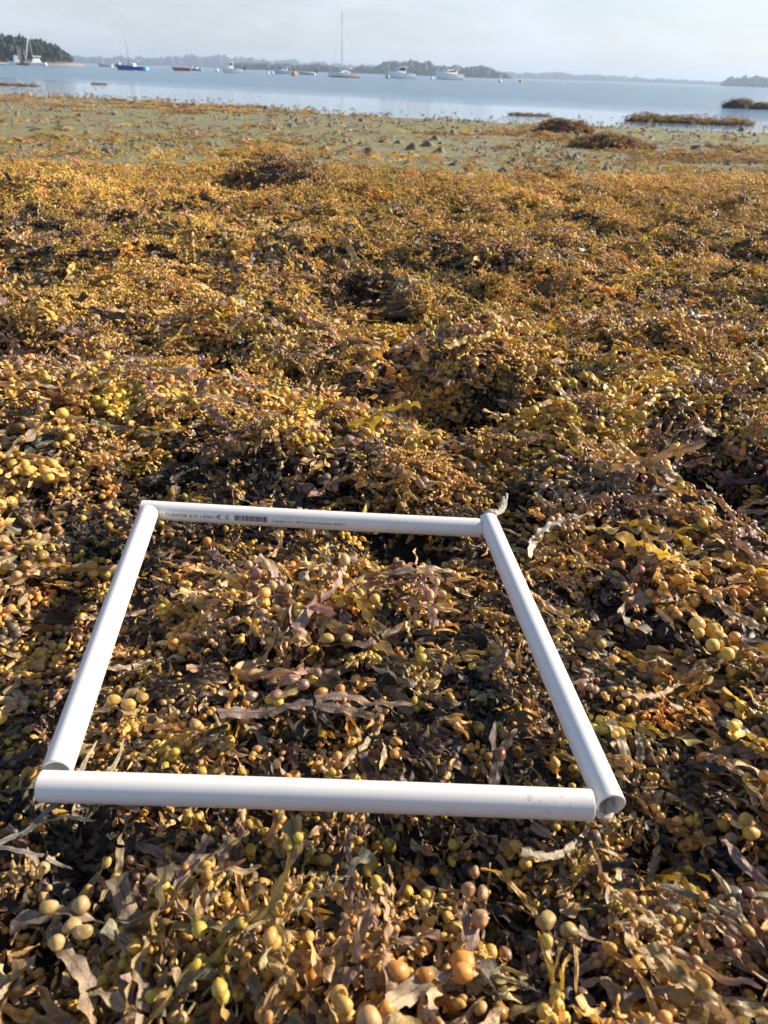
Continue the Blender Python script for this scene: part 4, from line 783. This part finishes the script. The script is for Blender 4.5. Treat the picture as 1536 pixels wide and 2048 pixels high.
frond('purple_wrack', 590, 1372, .03, .55, 'long mauve grey frond with paired bladders slanting across the frame', (.26, .19, .15), (.30, .19, .14), lambda b, v: (strap(b, (-.11, 0, 0), 0, .13, .0085, 1, .002, .02), B_(v, ((-.06, .006, .004), (1, 0, 0), .0082, 1.3), ((-.03, -.007, .004), (1, 0, 0), .0080, 1.3), ((.0, .007, .006), (1, 0, 0), .0098, 1.2), ((.008, -.008, .005), (1, 0, 0), .0090, 1.2), ((.035, .003, .006), (1, 0, 0), .0070, 1.1))))
frond('brown_wrack', 650, 1290, .03, 3.3, 'pointed dark brown frond edged in gold with two round bladders', (.12, .07, .04), (.44, .29, .10), lambda b, v: (strap(b, (-.03, 0, 0), 0, .075, .010, 0, .002, 0, .4), strap(b, (-.03, 0, 0), 2.8, .05, .007, 1), B_(v, ((-.004, -.010, .004), (1, 0, 0), .0105, 1.1), ((-.034, -.006, .004), (1, 0, 0), .0090, 1.15))))
frond('pink_wrack', 952, 1790, .02, 1.4, 'mauve frond with three round tan bladders standing below the near pipe', (.27, .19, .155), (.46, .27, .14), lambda b, v: (strap(b, (-.06, 0, 0), 0, .085, .0065, 0, .002), strap(b, (-.05, .004, 0), .35, .05, .005, 0), B_(v, ((.024, .0035, .004), (1, 0, 0), .0068, 1.1), ((.0, .0085, .005), (1, 0, 0), .0085, 1.15), ((.0, -.0065, .005), (1, 0, 0), .0080, 1.15), ((-.030, -.006, .005), (1, 0, 0), .0100, 1.1))))
frond('golden_wrack', 240, 1412, .03, .25, 'cluster of golden bladders on a forked tan frond left inside the frame', TA, (.52, .34, .10), lambda b, v: (strap(b, (-.035, 0, 0), 0, .08, .0075, 0, .003), strap(b, (0, .008, 0), .9, .05, .006, 0, .003), B_(v, ((-.006, .006, .007), (1, 0, 0), .0090, 1.1), ((.012, -.008, .007), (0, 1, 0), .0095, 1.1), ((.030, .004, .006), (1, 0, 0), .0082, 1.15))))
frond('tan_wrack', 150, 1830, .035, .2, 'broad tan frond with five pale bladders in the lower left corner', (.33, .25, .17), (.46, .33, .15), lambda b, v: (strap(b, (-.06, .0, 0), .1, .09, .0085, 2, .003), strap(b, (-.02, -.01, 0), -1.0, .06, .0085, 1, .003), B_(v, ((-.024, .008, .007), (1, 0, 0), .0088, 1.1), ((.006, .004, .007), (0, 1, 0), .0095, 1.15), ((.0, -.016, .007), (1, .3, 0), .0090, 1.1), ((.012, -.024, .007), (1, 0, 0), .0095, 1.1), ((-.012, -.030, .006), (1, 0, 0), .0085, 1.1))))

# ------------------------------------------------------------------ sea air
M_HAZE = bpy.data.materials.new('sea_haze'); M_HAZE.use_nodes = True; nt = M_HAZE.node_tree; nt.nodes.clear(); hv = nt.nodes.new('ShaderNodeVolumePrincipled'); ho = nt.nodes.new('ShaderNodeOutputMaterial')
hv.inputs['Color'].default_value = (.58, .75, 1.0, 1); hv.inputs['Density'].default_value = .00042; hv.inputs['Anisotropy'].default_value = .2; nt.links.new(hv.outputs[0], ho.inputs['Volume'])
bm = bmesh.new(); bmesh.ops.create_cube(bm, size=1); hm = bpy.data.meshes.new('haze'); bm.to_mesh(hm); bm.free(); ho_ = link('haze', hm, M_HAZE, None, (0, 2500, 15)); ho_.scale = (12000, 7000, 50); tag(ho_, kind='stuff')
